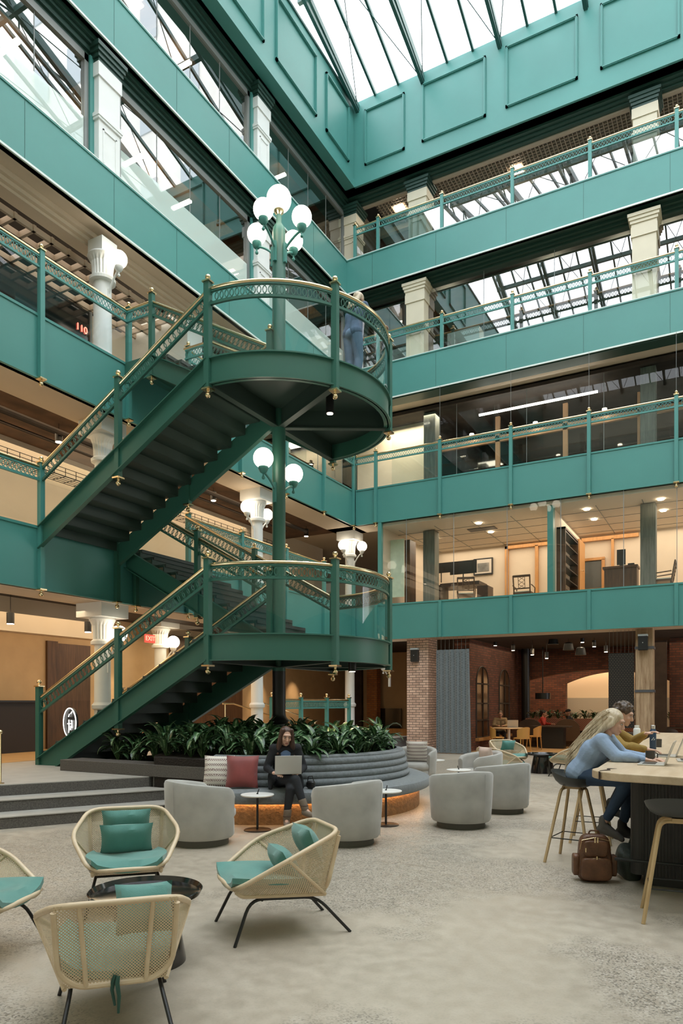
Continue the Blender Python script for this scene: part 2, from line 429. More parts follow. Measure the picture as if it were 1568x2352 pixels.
# cornice, parapet and recessed panels at the top
ZC, ZP = 18.21, 20.96
mo = MB().box((XL-.4, YB, ZC+.24), (XE, YB+.3, ZP)).box((XL-.4, YS, ZC+.24), (XL, YB, ZP))
mo.box((XL-.5, YB-.05, ZC), (XE, YB+.4, ZC+.27)).box((XL-.5, YS, ZC), (XL+.05, YB+.1, ZC+.27))
struct('trim_%d' % tn, mo, TEAL); tn += 1
def frame_mould(axis, u0, u1, z0, z1, w=.07, d=.05):
    mb = MB()
    for (a, b, c, e) in ((u0, u1, z0, z0+w), (u0, u1, z1-w, z1), (u0, u0+w, z0, z1), (u1-w, u1, z0, z1)):
        for (s, t) in ((0, d), (w*.4, d*.5)):
            aa, bb, cc, ee = a-s*0, b, c, e
        if axis == 'X': mb.box((a, YB-d, c), (b, YB, e)); mb.box((a+.02, YB-d-.018, c+.02), (b-.02, YB, e-.02))
        else: mb.box((XL, a, c), (XL+d, b, e)); mb.box((XL, a+.02, c+.02), (XL+d+.018, b-.02, e-.02))
    return mb
zz0, zz1 = 18.78, 20.56
for (u0, u1) in ((-10.33, -8.94), (-8.36, -6.34), (-5.75, -3.73), (-3.14, -1.17), (-.5, 1.5)):
    struct('trim_%d' % tn, frame_mould('X', u0, u1, 18.8, 20.58), TEAL); tn += 1
for (u0, u1) in ((18.57, 20.01), (15.88, 18.0), (13.3, 15.32), (10.7, 12.75)):
    struct('trim_%d' % tn, frame_mould('Y', u0, u1, 18.8, 20.58), TEAL); tn += 1
# ------------------------------------------------ columns and piers
def round_column(x, y, z0, z1, r, label, capital=True, base=True, blk=.36):
    t = thing('column', label, 'column', (x, y, z0))
    prof = []
    if base: prof += [(r*1.45, 0), (r*1.45, .10), (r*1.3, .13), (r*1.35, .2), (r*1.1, .26)]
    prof += [(r, .3 if base else 0)]
    h = z1-z0
    if h > 2.9: prof += [(r, .95), (r*1.25, .98), (r*1.3, 1.05), (r*1.05, 1.1), (r, 1.12)]
    cz = h-.82 if capital else h
    prof += [(r*.96, cz-.02)]
    MB().lathe(prof, (x, y, z0), 32).build('shaft', WHITE, t, True)
    if capital:
        c = MB().lathe([(r*1.02, cz-.02), (r*1.4, cz), (r*1.42, cz+.06), (r*1.12, cz+.1)], (x, y, z0), 32)
        c.lathe([(r*1.12, cz+.1), (r*1.15, cz+.25), (r*1.25, cz+.38), (r*1.5, cz+.47), (r*1.62, cz+.5), (r*1.5, cz+.54)], (x, y, z0), 40, flute=.022, fr=(cz+.09, cz+.46))
        c.box((x-blk, y-blk, z0+cz+.54), (x+blk, y+blk, z1))
        c.build('capital', WHITE, t)
    return t
def bracket(t, base, dirv, gz, reach=.42, m=WHITE, gr=.165):
    """curved arm from base point to a globe standing on its cup"""
    b = Vector(base); d = Vector(dirv).normalized()
    e = b+d*reach; e.z = gz-gr-.06
    pts = [b, b+d*reach*.25+Vector((0, 0, (e.z-b.z)*.45)), b+d*reach*.7+Vector((0, 0, (e.z-b.z)*.95)), e]
    P = []
    for i in range(9):
        u = i/8; P.append(pts[0]*(1-u)**3+pts[1]*3*u*(1-u)**2+pts[2]*3*u*u*(1-u)+pts[3]*u**3)
    a = MB().tube(P, .021, 8).obox(b-Vector((0, 0, .05)), (.06, .06, .34), math.atan2(d.y, d.x))
    a.ball(e-Vector((0, 0, .10)), .03, 10, 8).tube([e-Vector((0, 0, .08)), e], .014, 8)
    a.lathe([(.02, -.03), (.055, -.01), (.085, .05), (.085, .085)], tuple(e), 16)
    ao = a.build('arm', m, t, True)
    MB().ball((e.x, e.y, gz), gr, 28, 18).build('globe', GLOBE, t, True, label='glowing opal glass globe')
for (y, nm) in ((10.42, 'beside the reception'), (15.83, 'behind the stair'), (21.18, 'in the inner corner')):
    round_column(-11.3, y, .45, ZB[0], .165, 'white round cast column %s on the raised floor' % nm, True)
    round_column(-11.3, y, ZT[0]-.1, ZB[1], .16, 'white round cast column %s on the first gallery' % nm, True, blk=.33)
t = round_column(-11.3, 10.42, ZT[1]-.1, ZB[2]-.2, .185, 'white round cast column on the second gallery carrying a globe lamp', blk=.2)
round_column(-13.63, 14.6, .45, ZB[0]+.3, .165, 'white round column standing deeper under the gallery by the exit sign')
for (x, y, z, dirs, gz, what) in ((-11.3, 10.42, 9.85, [(1, 0)], 10.5, 'one globe on the second gallery column'),
        (-11.3, 15.83, 6.2, [(0, -1), (0, 1)], 6.76, 'two globes on the first gallery column behind the stair'),
        (-11.3, 21.18, 6.2, [(0, -1), (1, 0)], 6.78, 'two globes on the first gallery corner column'),
        (-11.3, 10.42, 2.38, [(1, 0)], 2.94, 'one globe on the reception column'),
        (-13.63, 14.6, 2.6, [(1, 0)], 3.18, 'one globe on the deeper column by the exit sign'),
        (-9.9, 21.6, 2.3, [(-.2, -.6)], 2.85, 'one globe behind the pale brick pier')):
    t = thing('wall_lamp', 'white curved bracket lamp with '+what, 'lamp', (x, y, z))
    for d in dirs:
        dd = Vector((d[0], d[1], 0)).normalized(); bracket(t, Vector((x, y, z))+dd*.16, dd, gz, .30, gr=.168)

def pier(x0, x1, y0, y1, z0, z1, m, label, face, capm=TEAL, panel=True):
    t = thing('pier', label, 'pier', ((x0+x1)/2, (y0+y1)/2, z0))
    b = MB().box((x0, y0, z0), (x1, y1, z1-.35)); e = .03
    b.box((x0-e, y0-e, z1-.62), (x1+e, y1+e, z1-.35))
    b.box((x0-e, y0-e, z0+1.0), (x1+e, y1+e, z0+1.05)); b.box((x0-.045, y0-.045, z0+1.05), (x1+.045, y1+.045, z0+1.12)); b.box((x0-.02, y0-.02, z0+1.12), (x1+.02, y1+.02, z0+1.16))
    b.build('shaft', m, t)
    # raised moulding around the pedestal panel
    p = MB(); w = .03
    if face == 'X':
        for (a, c, u, v) in ((y0+.1, y1-.1, z0+.15, z0+.15+w), (y0+.1, y1-.1, z0+.83, z0+.83+w), (y0+.1, y0+.1+w, z0+.15, z0+.86), (y1-.1-w, y1-.1, z0+.15, z0+.86)): p.box((x1-.01, a, u), (x1+.018, c, v))
    else:
        for (a, c, u, v) in ((x0+.1, x1-.1, z0+.15, z0+.15+w), (x0+.1, x1-.1, z0+.83, z0+.83+w), (x0+.1, x0+.1+w, z0+.15, z0+.86), (x1-.1-w, x1-.1, z0+.15, z0+.86)): p.box((a, y0-.018, u), (c, y0+.01, v))
    p.build('panel_moulding', m, t)
    c = MB()
    for k in range(4): c.box((x0-.02-.03*k, y0-.02-.03*k, z1-.35+.085*k), (x1+.02+.03*k, y1+.02+.03*k, z1-.35+.085*(k+1)))
    c.build('capital', capm, t)
    return t
nm = {10.42: 'second from the glazed end', 15.85: 'beyond the stair', 4.95: 'at the open end'}
for y in (4.95, 10.42, 15.85):
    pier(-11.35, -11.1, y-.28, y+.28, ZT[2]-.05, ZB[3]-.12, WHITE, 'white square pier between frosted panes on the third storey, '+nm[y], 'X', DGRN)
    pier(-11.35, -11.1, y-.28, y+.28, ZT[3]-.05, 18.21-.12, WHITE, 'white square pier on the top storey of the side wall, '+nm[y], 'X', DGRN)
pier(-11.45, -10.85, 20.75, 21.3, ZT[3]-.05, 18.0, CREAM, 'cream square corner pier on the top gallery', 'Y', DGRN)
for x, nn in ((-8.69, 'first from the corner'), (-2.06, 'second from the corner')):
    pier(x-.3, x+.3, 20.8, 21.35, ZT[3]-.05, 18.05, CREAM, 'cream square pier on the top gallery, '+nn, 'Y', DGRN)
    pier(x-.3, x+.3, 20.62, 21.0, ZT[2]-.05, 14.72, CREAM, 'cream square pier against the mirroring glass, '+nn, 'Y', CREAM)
for (x, z0, z1, mm, l) in ((-2.06, ZT[1]-.1, 10.98, GREYTIM, 'grey weathered timber post on the second gallery'), (-8.6, ZT[1]-.1, 10.98, GREYTIM, 'grey timber post in front of the cream wall on the second gallery'),
                  (-2.06, ZT[0]-.1, 7.14, GREYTIM, 'grey-green timber post beside the lone armchair in the office'), (-8.62, ZT[0]-.1, 7.14, GREYTIM, 'grey-green timber post beside the office window blind')):
    o = MB().box((x-.2, 21.6, z0), (x+.2, 22.0, z1)).build('timber_post', mm, bev=.01); tag(o, l, 'post')
t = thing('timber_post', 'brown weathered timber post with iron straps beside the cafe screen', 'post', (-2.07, 21, 0))
MB().box((-2.29, 20.75, 0), (-1.85, 21.2, ZB[0]+.02)).build('shaft', OLDTIM, t, bev=.012)
for z in (1.83, 3.0): MB().box((-2.31, 20.73, z), (-1.83, 21.22, z+.07)).build('strap', mat('iron_strap', (.12, .12, .13), .5, .6), t)
t = thing('brick_pier', 'pale brick pier beside the grey felt hanging', 'pier', (-8.65, 21, 0))
MB().box((-9.02, 20.75, 0), (-8.3, 21.5, ZB[0]+.02)).build('brickwork', BRICK, t)
t.name = 'brick_pier'
def speaker(x, y, z, where):
    t = thing('wall_speaker', 'black wall speaker with a pale cap mounted on the '+where, 'speaker', (x, y, z))
    MB().box((x-.12, y-.16, z-.22), (x+.12, y, z+.16)).build('cabinet', BLACK, t, bev=.015)
    MB().box((x-.12, y-.16, z+.16), (x+.12, y, z+.21)).build('cap', mat('pale_grey', (.5, .55, .58), .5), t)
    MB().ball((x+.0, y-.165, z-.02), .012, 8, 6).build('indicator', WHITE, t)
speaker(-8.72, 20.75, 3.05, 'pale brick pier'); speaker(-2.09, 20.73, 3.18, 'brown timber post')

# ------------------------------------------------ railings
RING_R, RING_P = .073, .0845
def ring_pts(mb, c, t, r=RING_R, n=14):
    """a thin flat hoop standing in the vertical plane through direction t"""
    t = Vector(t); t.z = 0; t.normalize(); up = Vector((0, 0, 1)); nn = t.cross(up)
    vs = []; w = .0058; d = .005
    for i in range(n):
        a = 2*PI*i/n; e = t*math.cos(a)+up*math.sin(a)
        for (rr, dd) in ((r-w, -d), (r+w, -d), (r+w, d), (r-w, d)): vs.append(Vector(c)+e*rr+nn*dd)
    fs = []
    for i in range(n):
        j = (i+1) % n
        for q in range(4): fs.append((i*4+q, j*4+q, j*4+(q+1) % 4, i*4+(q+1) % 4))
    mb.add(vs, fs)
RT = 1.05   # handrail height above the fascia top
FR = {}
def frieze_mesh(L):
    k = round(L, 2)
    if k not in FR:
        mb = MB(); n = int((L-.08)/RING_P); s = (L-(n-1)*RING_P)/2
        for i in range(n): ring_pts(mb, (s+i*RING_P, 0, RT-.135), (1, 0, 0))
        mb.box((.03, -.014, RT-.055), (L-.03, .014, RT-.028)); mb.box((.03, -.022, RT-.25), (L-.03, .022, RT-.215))
        FR[k] = mb.mesh('ring_frieze', TEAL)
    return FR[k]
def post_parts(t, x, y, z0, ztop, fin_bottom=False, w=.092, parent=None, m=None):
    p = MB().box((x-w/2, y-w/2, z0), (x+w/2, y+w/2, ztop)).build('post', m or (STP if t.name == 'staircase' else TEAL), parent or t)
    c = MB().box((x-w*.7, y-w*.7, ztop), (x+w*.7, y+w*.7, ztop+.022)).lathe([(.03, .02), (.018, .04), (.018, .05)], (x, y, ztop), 10).ball((x, y, ztop+.085), .042, 14, 10)
    c.build('finial', BRASS, p, True)
    if fin_bottom:
        c = MB()
        c.box((x-w*.75, y-w*.75, z0-.025), (x+w*.75, y+w*.75, z0)); c.lathe([(.02, -.075), (.02, -.03), (.035, -.02)], (x, y, z0), 10).ball((x, y, z0-.1), .042, 14, 10)
        c.build('drop_finial', BRASS, p, True)
def rail_run(label, pts, z, zpost, glassp=True, fin=False, name='railing', gm=None):
    """level run through the post points, every bay between two posts"""
    t = thing(name, label, 'railing', (pts[0][0], pts[0][1], z))
    for (x, y) in pts: post_parts(t, x, y, zpost, z+RT+.07, fin)
    for a, b in zip(pts, pts[1:]):
        L = math.dist(a, b); rz = math.atan2(b[1]-a[1], b[0]-a[0])
        link('ring_frieze', frieze_mesh(L), t, (a[0], a[1], z), rz)
        MB().tube([(a[0], a[1], z+RT), (b[0], b[1], z+RT)], .028, 10).build('handrail', BRASS, t, True)
        if glassp:
            g = MB(); u = Vector((b[0]-a[0], b[1]-a[1], 0)).normalized()
            A = Vector((a[0], a[1], 0))+u*.05; B = Vector((b[0], b[1], 0))-u*.05
            g.add([(A.x, A.y, z+.03), (B.x, B.y, z+.03), (B.x, B.y, z+RT-.25), (A.x, A.y, z+RT-.25)], [(0, 1, 2, 3)])
            g.build('glass_panel', gm or GLASS, t)
    return t
yb = YB-.05; xlr = XL+.05
rail_run('teal ring-pattern railing with brass handrail around the second gallery, back wall stretch', [(-10.69, yb)]+[(x, yb) for x in RP], ZT[1], ZB[1], True, True)
rail_run('teal ring-pattern railing in front of the skylight-mirroring glass of the third storey', [(-10.9, YB+.12)]+[(x, YB+.12) for x in RP], ZT[2], ZT[2]-.2, True)
rail_run('teal ring-pattern railing with brass handrail along the topmost gallery', [(-10.75, YB+.12)]+[(x, YB+.12) for x in RP], ZT[3], ZT[3]-.2, True, gm=glass('rail_mirror', (.6, .68, .68), 3.6))
# the posts of the second gallery and office front run on down over the fascia
rail_run('teal ring-pattern railing of the second gallery ending at the stair head', [(xlr, y) for y in (2.2, 4.3, 6.38, 8.46, 10.54)], ZT[1], ZB[1], True, True)
rail_run('teal ring-pattern railing of the second gallery from stair to corner', [(xlr, y) for y in (12.34, 14.32, 16.35, 18.40, 20.3)], ZT[1], ZB[1], True, True)
rail_run('teal ring-pattern railing of the first gallery ending where the stair begins', [(xlr, y) for y in (2.2, 4.3, 6.38, 8.46)], ZT[0], ZB[0], True, True)
rail_run('teal ring-pattern railing of the first gallery from the stair to the corner', [(xlr, y) for y in (12.34, 14.32, 16.35, 18.40, 20.3)], ZT[0], ZB[0], True, True)
t = rail_run('low teal ring-pattern railing at floor level behind the planting', [(XL+.2, y) for y in (15.43, 16.86, 18.3, 19.7)], .58, .45, False)
t = thing('pilaster_strips', 'teal cover strips and end post of the office fascia', 'strip', (-7.8, YB, ZB[0]))
for x in RP: MB().box((x-.046, YB-.07, ZB[0]-.01), (x+.046, YB, ZT[0]+.0)).build('strip', TEAL, t)
o = MB().box((-9.86, YB-.03, ZT[0]), (-9.74, YB+.09, ZB[1])).build('end_post', TEAL); tag(o, 'teal end post of the glazed office front', 'post')

# ------------------------------------------------ glazing
gn = 1
def panes(name, pts, z0, z1, m, joint=True):
    global gn
    t = bpy.data.objects.new('window_%d' % gn, None); COL.objects.link(t); t['kind'] = 'structure'; gn += 1
    t.location = (pts[0][0], pts[0][1], z0); LOC[t.name] = Vector(t.location)
    for a, b in zip(pts, pts[1:]):
        u = Vector((b[0]-a[0], b[1]-a[1], 0)).normalized()*.006
        MB().add([(a[0]+u.x, a[1]+u.y, z0), (b[0]-u.x, b[1]-u.y, z0), (b[0]-u.x, b[1]-u.y, z1), (a[0]+u.x, a[1]+u.y, z1)], [(0, 1, 2, 3)]).build('pane', m, t)
        MB().box((b[0]-.007, b[1]-.007, z0), (b[0]+.007, b[1]+.007, z1)).build('joint', mat('silicone_joint', (.25, .27, .27), .4), t)
    return t
FROST = glass('frosted_glass', (.8, .95, .9), 1.9, 0, .82, (.66, .76, .70))
FRM = mat('dark_frame', (.03, .035, .035), .4)
GRF = mat('grey_frame', (.22, .23, .22), .4, .3)
xg = -11.33
for (a, b) in ((-1.0, 4.67), (5.23, 10.14), (10.7, 15.57), (16.13, 20.9)):
    n = 4; ys = [a+.2+(b-a-.4)*i/n for i in range(n+1)]
    panes('w', [(xg, y) for y in ys], ZT[2]-.06, 14.42, REFG)
    panes('w', [(xg+.03, y) for y in ys[::4]], ZT[2]-.06, 13.22, FROST)
    t = panes('w', [(xg, y) for y in ys], ZT[3]-.06, 17.8, REFG)
    for (z0, z1) in ((ZT[2]-.06, 14.5), (ZT[3]-.06, 17.85)):
        struct('window_%d' % gn, MB().box((xg-.05, a+.1, z0), (xg+.05, a+.2, z1)).box((xg-.05, b-.2, z0), (xg+.05, b-.1, z1)).box((xg-.05, a+.1, z1-.14), (xg+.05, b-.1, z1)), GRF); gn += 1
        struct('trim_%d' % tn, MB().box((xg-.08, a, z0), (xg+.1, a+.1, z1)).box((xg-.08, b-.1, z0), (xg+.1, b, z1)), TEAL); tn += 1
# back wall storeys
xs = [-10.9, -8.7, -6.6, -4.5, -2.3, -.1, 2.0, 4.2]
panes('w', [(x, 21.02) for x in xs], ZT[2]-.06, 14.67, REFG)
xs2 = [-10.9, -8.7, -5.6, -2.5, .6, 3.7]
panes('w', [(x, 22.7) for x in xs2], ZT[3]-.06, 17.3, glass('mirror_glass', (.5, .6, .6), 4.0))
xs3 = [-9.85, -7.6, -5.4, -3.2, -1.0, 1.2, 3.4]
panes('w', [(x, YB+1.0) for x in xs3], ZT[1]-.06, ZB[2]-.2, glass('soft_glass', (.8, .86, .85), 1.45))
xs4 = [-9.72, -8.9, -7.35, -5.72, -4.2, -2.55, -1.25]
panes('w', [(x, YB+.03) for x in xs4], ZT[0], ZB[1]+.02, glass('office_glass', (.93, .95, .93), 1.5))
panes('w', [(-1.05, YB+.03), (1.2, YB+.03), (3.4, YB+.03)], ZT[0], ZB[1]+.02, MATS['office_glass'])
# side wall, second gallery: glazed box towards the open end
panes('w', [(-11.45, y) for y in (1.0, 3.2, 5.4, 7.55)], ZT[1]-.1, ZB[2]-.25, MATS['mirror_glass'])
struct('window_%d' % gn, MB().box((-11.55, 7.5, ZT[1]-.1), (-11.38, 7.9, ZB[2]-.2)), GRF); gn += 1
# ------------------------------------------------ main stair with two drum landings
CX, CY, R = -6.93, 10.36, 1.9
Z1, Z2 = 2.58, 6.75
st = thing('staircase', 'dark teal steel staircase with two half-round landings turning around a lamp pole', 'staircase', (-8.8, 10.3, .45))
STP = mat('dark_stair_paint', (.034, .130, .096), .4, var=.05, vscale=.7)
NOS = mat('stair_nosing', (.07, .075, .07), .7)
def stringer(y, xa, za, xb, zb, h=.40, side=1):
    """C-section along a slope, with level ends at the landings"""
    mb = MB(); d = (zb-za)/(xb-xa)
    def plate(w0, w1, zo0, zo1):
        vs = []
        for (x, z) in ((xa, za), (xb, zb)):
            vs += [(x, y+w0, z+zo0), (x, y+w1, z+zo0), (x, y+w1, z+zo1), (x, y+w0, z+zo1)]
        mb.add(vs, [(0, 1, 2, 3), (7, 6, 5, 4), (0, 4, 5, 1), (1, 5, 6, 2), (2, 6, 7, 3), (3, 7, 4, 0)])
    plate(-.008, .008, -h, 0); plate(min(0, -.08*side), max(0, -.08*side), -.018, 0); plate(min(0, -.08*side), max(0, -.08*side), -h, -h+.018)
    return mb.build('stringer', STP, st)
def slope_rail(y, xa, za, xb, zb, glassp=True, post_mid=True, ends=(True, True), zb_off=.42):
    L = xb-xa; dz = (zb-za)/L
    mb = MB(); ln = abs(L)-.1; n = int(ln/RING_P*.93); sg = 1 if L > 0 else -1
    for i in range(n):
        x = xa+sg*(.07+(ln-.05)*i/(n-1)); ring_pts(mb, (x, y, za+dz*(x-xa)+RT-.155), (1, 0, 0), RING_R)
    def bar(o0, o1, w):
        vs = []
        for (x, z) in ((xa, za), (xb, zb)): vs += [(x, y-w, z+o0), (x, y+w, z+o0), (x, y+w, z+o1), (x, y-w, z+o1)]
        mb.add(vs, [(0, 1, 2, 3), (7, 6, 5, 4), (0, 4, 5, 1), (1, 5, 6, 2), (2, 6, 7, 3), (3, 7, 4, 0)])
    bar(RT-.07, RT-.035, .014); bar(RT-.285, RT-.24, .022)
    mb.build('ring_frieze', STP, st)
    MB().tube([(xa, y, za+RT), (xb, y, zb+RT)], .028, 10).build('handrail', BRASS, st, True)
    if glassp:
        MB().add([(xa, y, za+.02), (xb, y, zb+.02), (xb, y, zb+RT-.29), (xa, y, za+RT-.29)], [(0, 1, 2, 3)]).build('glass_panel', GLASS, st)
    if post_mid:
        xm = (xa+xb)/2; zm = (za+zb)/2; post_parts(st, xm, y, zm-zb_off-.04, zm+RT+.12, True)
def flight(y0, y1, xa, za, xb, zb):
    n = round(abs(zb-za)/.178); dx = (xb-xa)/n; dz = (zb-za)/n
    for i in range(n):
        x0 = xa+dx*i; x1 = xa+dx*(i+1); z = za+dz*i if dz > 0 else za+dz*(i+1)
        zt = (za+dz*(i+1) if dz > 0 else za+dz*i)-.07
        z = zt-abs(dz) if True else z
        lo, hi = sorted((x0, x1))
        back = lo if dz*dx > 0 else hi      # riser stands on the lower side
        up = 1 if (dz*dx > 0) else -1
        mb = MB().box((lo, y0, zt-.045), (hi, y1, zt)).box((back-.012, y0, zt-abs(dz)-.04), (back+.012, y1, zt-.02))
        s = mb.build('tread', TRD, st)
        MB().box((lo+.0, y0+.03, zt), (hi, y1-.03, zt+.022)).box((back-.02*up-.012, y0+.03, zt-.04), (back-.02*up+.012, y1-.03, zt+.022)).build('tread_cover', NOS, s, label='dark ribbed cover on the tread')
ya, yb2, yc, yd = CY-R, CY-.13, CY+.13, CY+R
# flight one up from the raised floor, two on to the first gallery, three and four above
flight(ya+.03, yb2-.02, -10.70, .56, CX, Z1); stringer(ya, -10.74, .57, CX, Z1); stringer(yb2, -10.74, .57, CX, Z1, side=-1)
flight(yc+.02, yd-.03, CX, Z1, -10.66, ZT[0]); stringer(yc, CX, Z1, -10.70, ZT[0]); stringer(yd, CX, Z1, -10.70, ZT[0], side=-1)
flight(ya+.03, yb2-.02, -10.66, ZT[0], CX, Z2); stringer(ya, -10.70, ZT[0], CX, Z2); stringer(yb2, -10.70, ZT[0], CX, Z2, side=-1)
XB4 = -10.02
flight(yc+.02, yd-.03, CX, Z2, XB4, ZT[1]); stringer(yc, CX, Z2, XB4, ZT[1]); stringer(yd, CX, Z2, XB4, ZT[1], side=-1)
for (y, xa, za, xb, zb, mid) in ((ya, -10.70, .60, CX, Z1, True), (yb2, -10.70, .60, CX-.1, Z1, True), (yc, -10.70, ZT[0], CX-.1, Z1, True), (yd, -10.70, ZT[0], CX, Z1, True),
                       (ya, -10.70, ZT[0], CX, Z2, True), (yb2, -10.70, ZT[0], CX-.1, Z2, True), (yc, XB4, ZT[1], CX-.1, Z2, False), (yd, XB4, ZT[1], CX, Z2, False)):
    slope_rail(y, xa, za, xb, zb, mid is not None, mid)
for (x, y, z0, z1, fb) in ((-10.74, ya, .45, 1.83, False), (-10.6, yb2, .45, 1.83, False), (-10.69, yb2, ZB[0], ZT[0]+1.2, True), (-10.69, yc+.25, ZB[0]-.02, ZT[0]+.1, True),
                           (XB4, yc, ZT[1]-.45, ZT[1]+1.2, True), (XB4, yd, ZT[1]-.45, ZT[1]+1.2, True), (CX-.1, yb2, Z1-.1, Z1+1.25, False), (CX-.1, yc, Z1-.1, Z1+1.25, False), (CX-.1, yb2, Z2-.1, Z2+1.25, False), (CX-.1, yc, Z2-.1, Z2+1.25, False)):
    post_parts(st, x, y, z0, z1, fb)
# bridge at the second gallery
MB().box((XL, yc-.01, ZT[1]-.42), (XB4, yc+.01, ZT[1])).box((XL, yd-.01, ZT[1]-.42), (XB4, yd+.01, ZT[1])).box((XL, yc, ZT[1]-.09), (XB4, yd, ZT[1]-.05)).build('bridge', STP, st)
for y in (yc, yd):
    L = XB4-XL; link('ring_frieze', frieze_mesh(L), st, (XL, y, ZT[1]), 0)
    MB().tube([(XL, y, ZT[1]+RT), (XB4, y, ZT[1]+RT)], .028, 10).build('handrail', BRASS, st, True)
    MB().add([(XL, y, ZT[1]), (XB4, y, ZT[1]), (XB4, y, ZT[1]+.85), (XL, y, ZT[1]+.85)], [(0, 1, 2, 3)]).build('glass_panel', GLASS, st)
for zt in (Z1, Z2):
    arc = [(CX+R*math.sin(a), CY-R*math.cos(a), zt) for a in [PI*i/40 for i in range(41)]]
    arc2 = [(CX-.02, CY-R, zt)]+arc+[(CX-.02, CY+R, zt)]
    h = .40
    rim = MB().sweep(arc, [(-.01, -h), (.01, -h), (.01, 0), (-.01, 0)])
    rim.sweep(arc, [(-.07, -.02), (.05, -.02), (.05, 0), (-.07, 0)]).sweep(arc, [(-.07, -h), (.05, -h), (.05, -h+.02), (-.07, -h+.02)])
    rim.build('rim_beam', STP, st, True)
    poly = [(x, y) for x, y, z in arc]
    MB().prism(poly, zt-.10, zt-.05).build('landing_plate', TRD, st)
    MB().prism([(CX+(x-CX)*.97, CY+(y-CY)*.97) for x, y in poly], zt-.05, zt-.03).build('landing_cover', NOS, st)
    bm = MB()
    for ang in (-90, -30, 30, 90):
        a = math.radians(ang); u = Vector((math.cos(a), math.sin(a), 0)); n2 = Vector((-u.y, u.x, 0)); c0 = Vector((CX, CY, 0))
        A = c0+u*.1; B = c0+u*(R-.02)
        for (w, lo, hi) in ((.008, -.40, -.10), (.055, -.42, -.40)):
            vs = []
            for q in (A, B): vs += [q-n2*w+Vector((0, 0, zt+lo)), q+n2*w+Vector((0, 0, zt+lo)), q+n2*w+Vector((0, 0, zt+hi)), q-n2*w+Vector((0, 0, zt+hi))]
            bm.add(vs, [(0, 1, 2, 3), (7, 6, 5, 4), (0, 4, 5, 1), (1, 5, 6, 2), (2, 6, 7, 3), (3, 7, 4, 0)])
    bm.box((CX-.02, CY-R, zt-.4), (CX, CY+R, zt-.08))
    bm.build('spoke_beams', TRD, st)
    segs = [-90, -30, 30, 90]
    for ang in segs:
        a = math.radians(ang); post_parts(st, CX+(R+.02)*math.cos(a), CY+(R+.02)*math.sin(a), zt-.46, zt+RT+.09, True, .095)
    for a0, a1 in zip(segs, segs[1:]):
        fr = MB(); gl = MB(); P = []
        m = 14
        for i in range(m+1):
            a = math.radians(a0+(a1-a0)*i/m); P.append(Vector((CX+R*math.cos(a), CY+R*math.sin(a), zt)))
        L = R*math.radians(60); n = int((L-.08)/RING_P)
        for i in range(n):
            a = math.radians(a0)+((L-(n-1)*RING_P)/2+i*RING_P)/R
            ring_pts(fr, (CX+R*math.cos(a), CY+R*math.sin(a), zt+RT-.135), (-math.sin(a), math.cos(a), 0))
        fr.sweep([p+Vector((0, 0, RT-.055)) for p in P], [(-.014, 0), (.014, 0), (.014, .027), (-.014, .027)])
        fr.sweep([p+Vector((0, 0, RT-.25)) for p in P], [(-.022, 0), (.022, 0), (.022, .035), (-.022, .035)])
        fr.build('ring_frieze', STP, st)
        MB().tube([p+Vector((0, 0, RT)) for p in P], .03, 10).build('handrail', BRASS, st, True)
        vs = []; fs = []
        for p in P: vs += [p+Vector((0, 0, .02)), p+Vector((0, 0, RT-.25))]
        for i in range(m): fs.append((2*i, 2*i+2, 2*i+3, 2*i+1))
        gl.add(vs, fs).build('glass_panel', GLASS, st, True)
for (x, y, zt, w) in ((-5.7, 10.0, Z2, 'upper'), (-5.45, 10.3, Z1, 'lower')):
    t = thing('spotlight', 'black cylinder spotlight hanging under the %s landing' % w, 'spotlight', (x, y, zt-.6))
    MB().cyl((x, y, zt-.52), .065, .42, 20).build('housing', BLACK, t, True)
    MB().cyl((x, y, zt-.525), .05, .01, 20).build('lens', LAMP, t)
    spot('spot_beam', (x, y, zt-.56), 60, 80)
# lamp pole
lp = thing('lamp_post', 'teal round pole rising through both landings with clusters of opal globes', 'lamp post', (CX, CY, .6))
MB().lathe([(.19, .6), (.19, .95), (.13, 1.02), (.12, 1.18), (.165, 1.2), (.175, 1.25), (.13, 1.3), (.117, 1.36), (.117, 2.1)], (CX, CY, 0), 28).build('base_casing', BLACK, lp, True)
MB().lathe([(.115, 2.1), (.115, 9.75), (.10, 9.84), (.05, 9.92), (.045, 10.12)], (CX, CY, 0), 28).build('pole', STP, lp, True)
MB().lathe([(.045, 10.06), (.09, 10.12), (.09, 10.16)], (CX, CY, 0), 16).build('cup', BRASS, lp, True)
MB().ball((CX, CY, 10.34), .215, 32, 20).build('globe', GLOBE, lp, True, label='largest globe crowning the pole')
DKTEAL = BLACK
for d in ((1, 0), (0, 1), (-1, 0), (0, -1)): bracket(lp, (CX+d[0]*.12, CY+d[1]*.12, 9.42), (d[0], d[1], 0), 9.88, .35, TEAL, .17)
for d in ((0, 1), (0, -1)): bracket(lp, (CX+d[0]*.12, CY+d[1]*.12, 5.24), (d[0], d[1], 0), 5.68, .35, TEAL, .17)

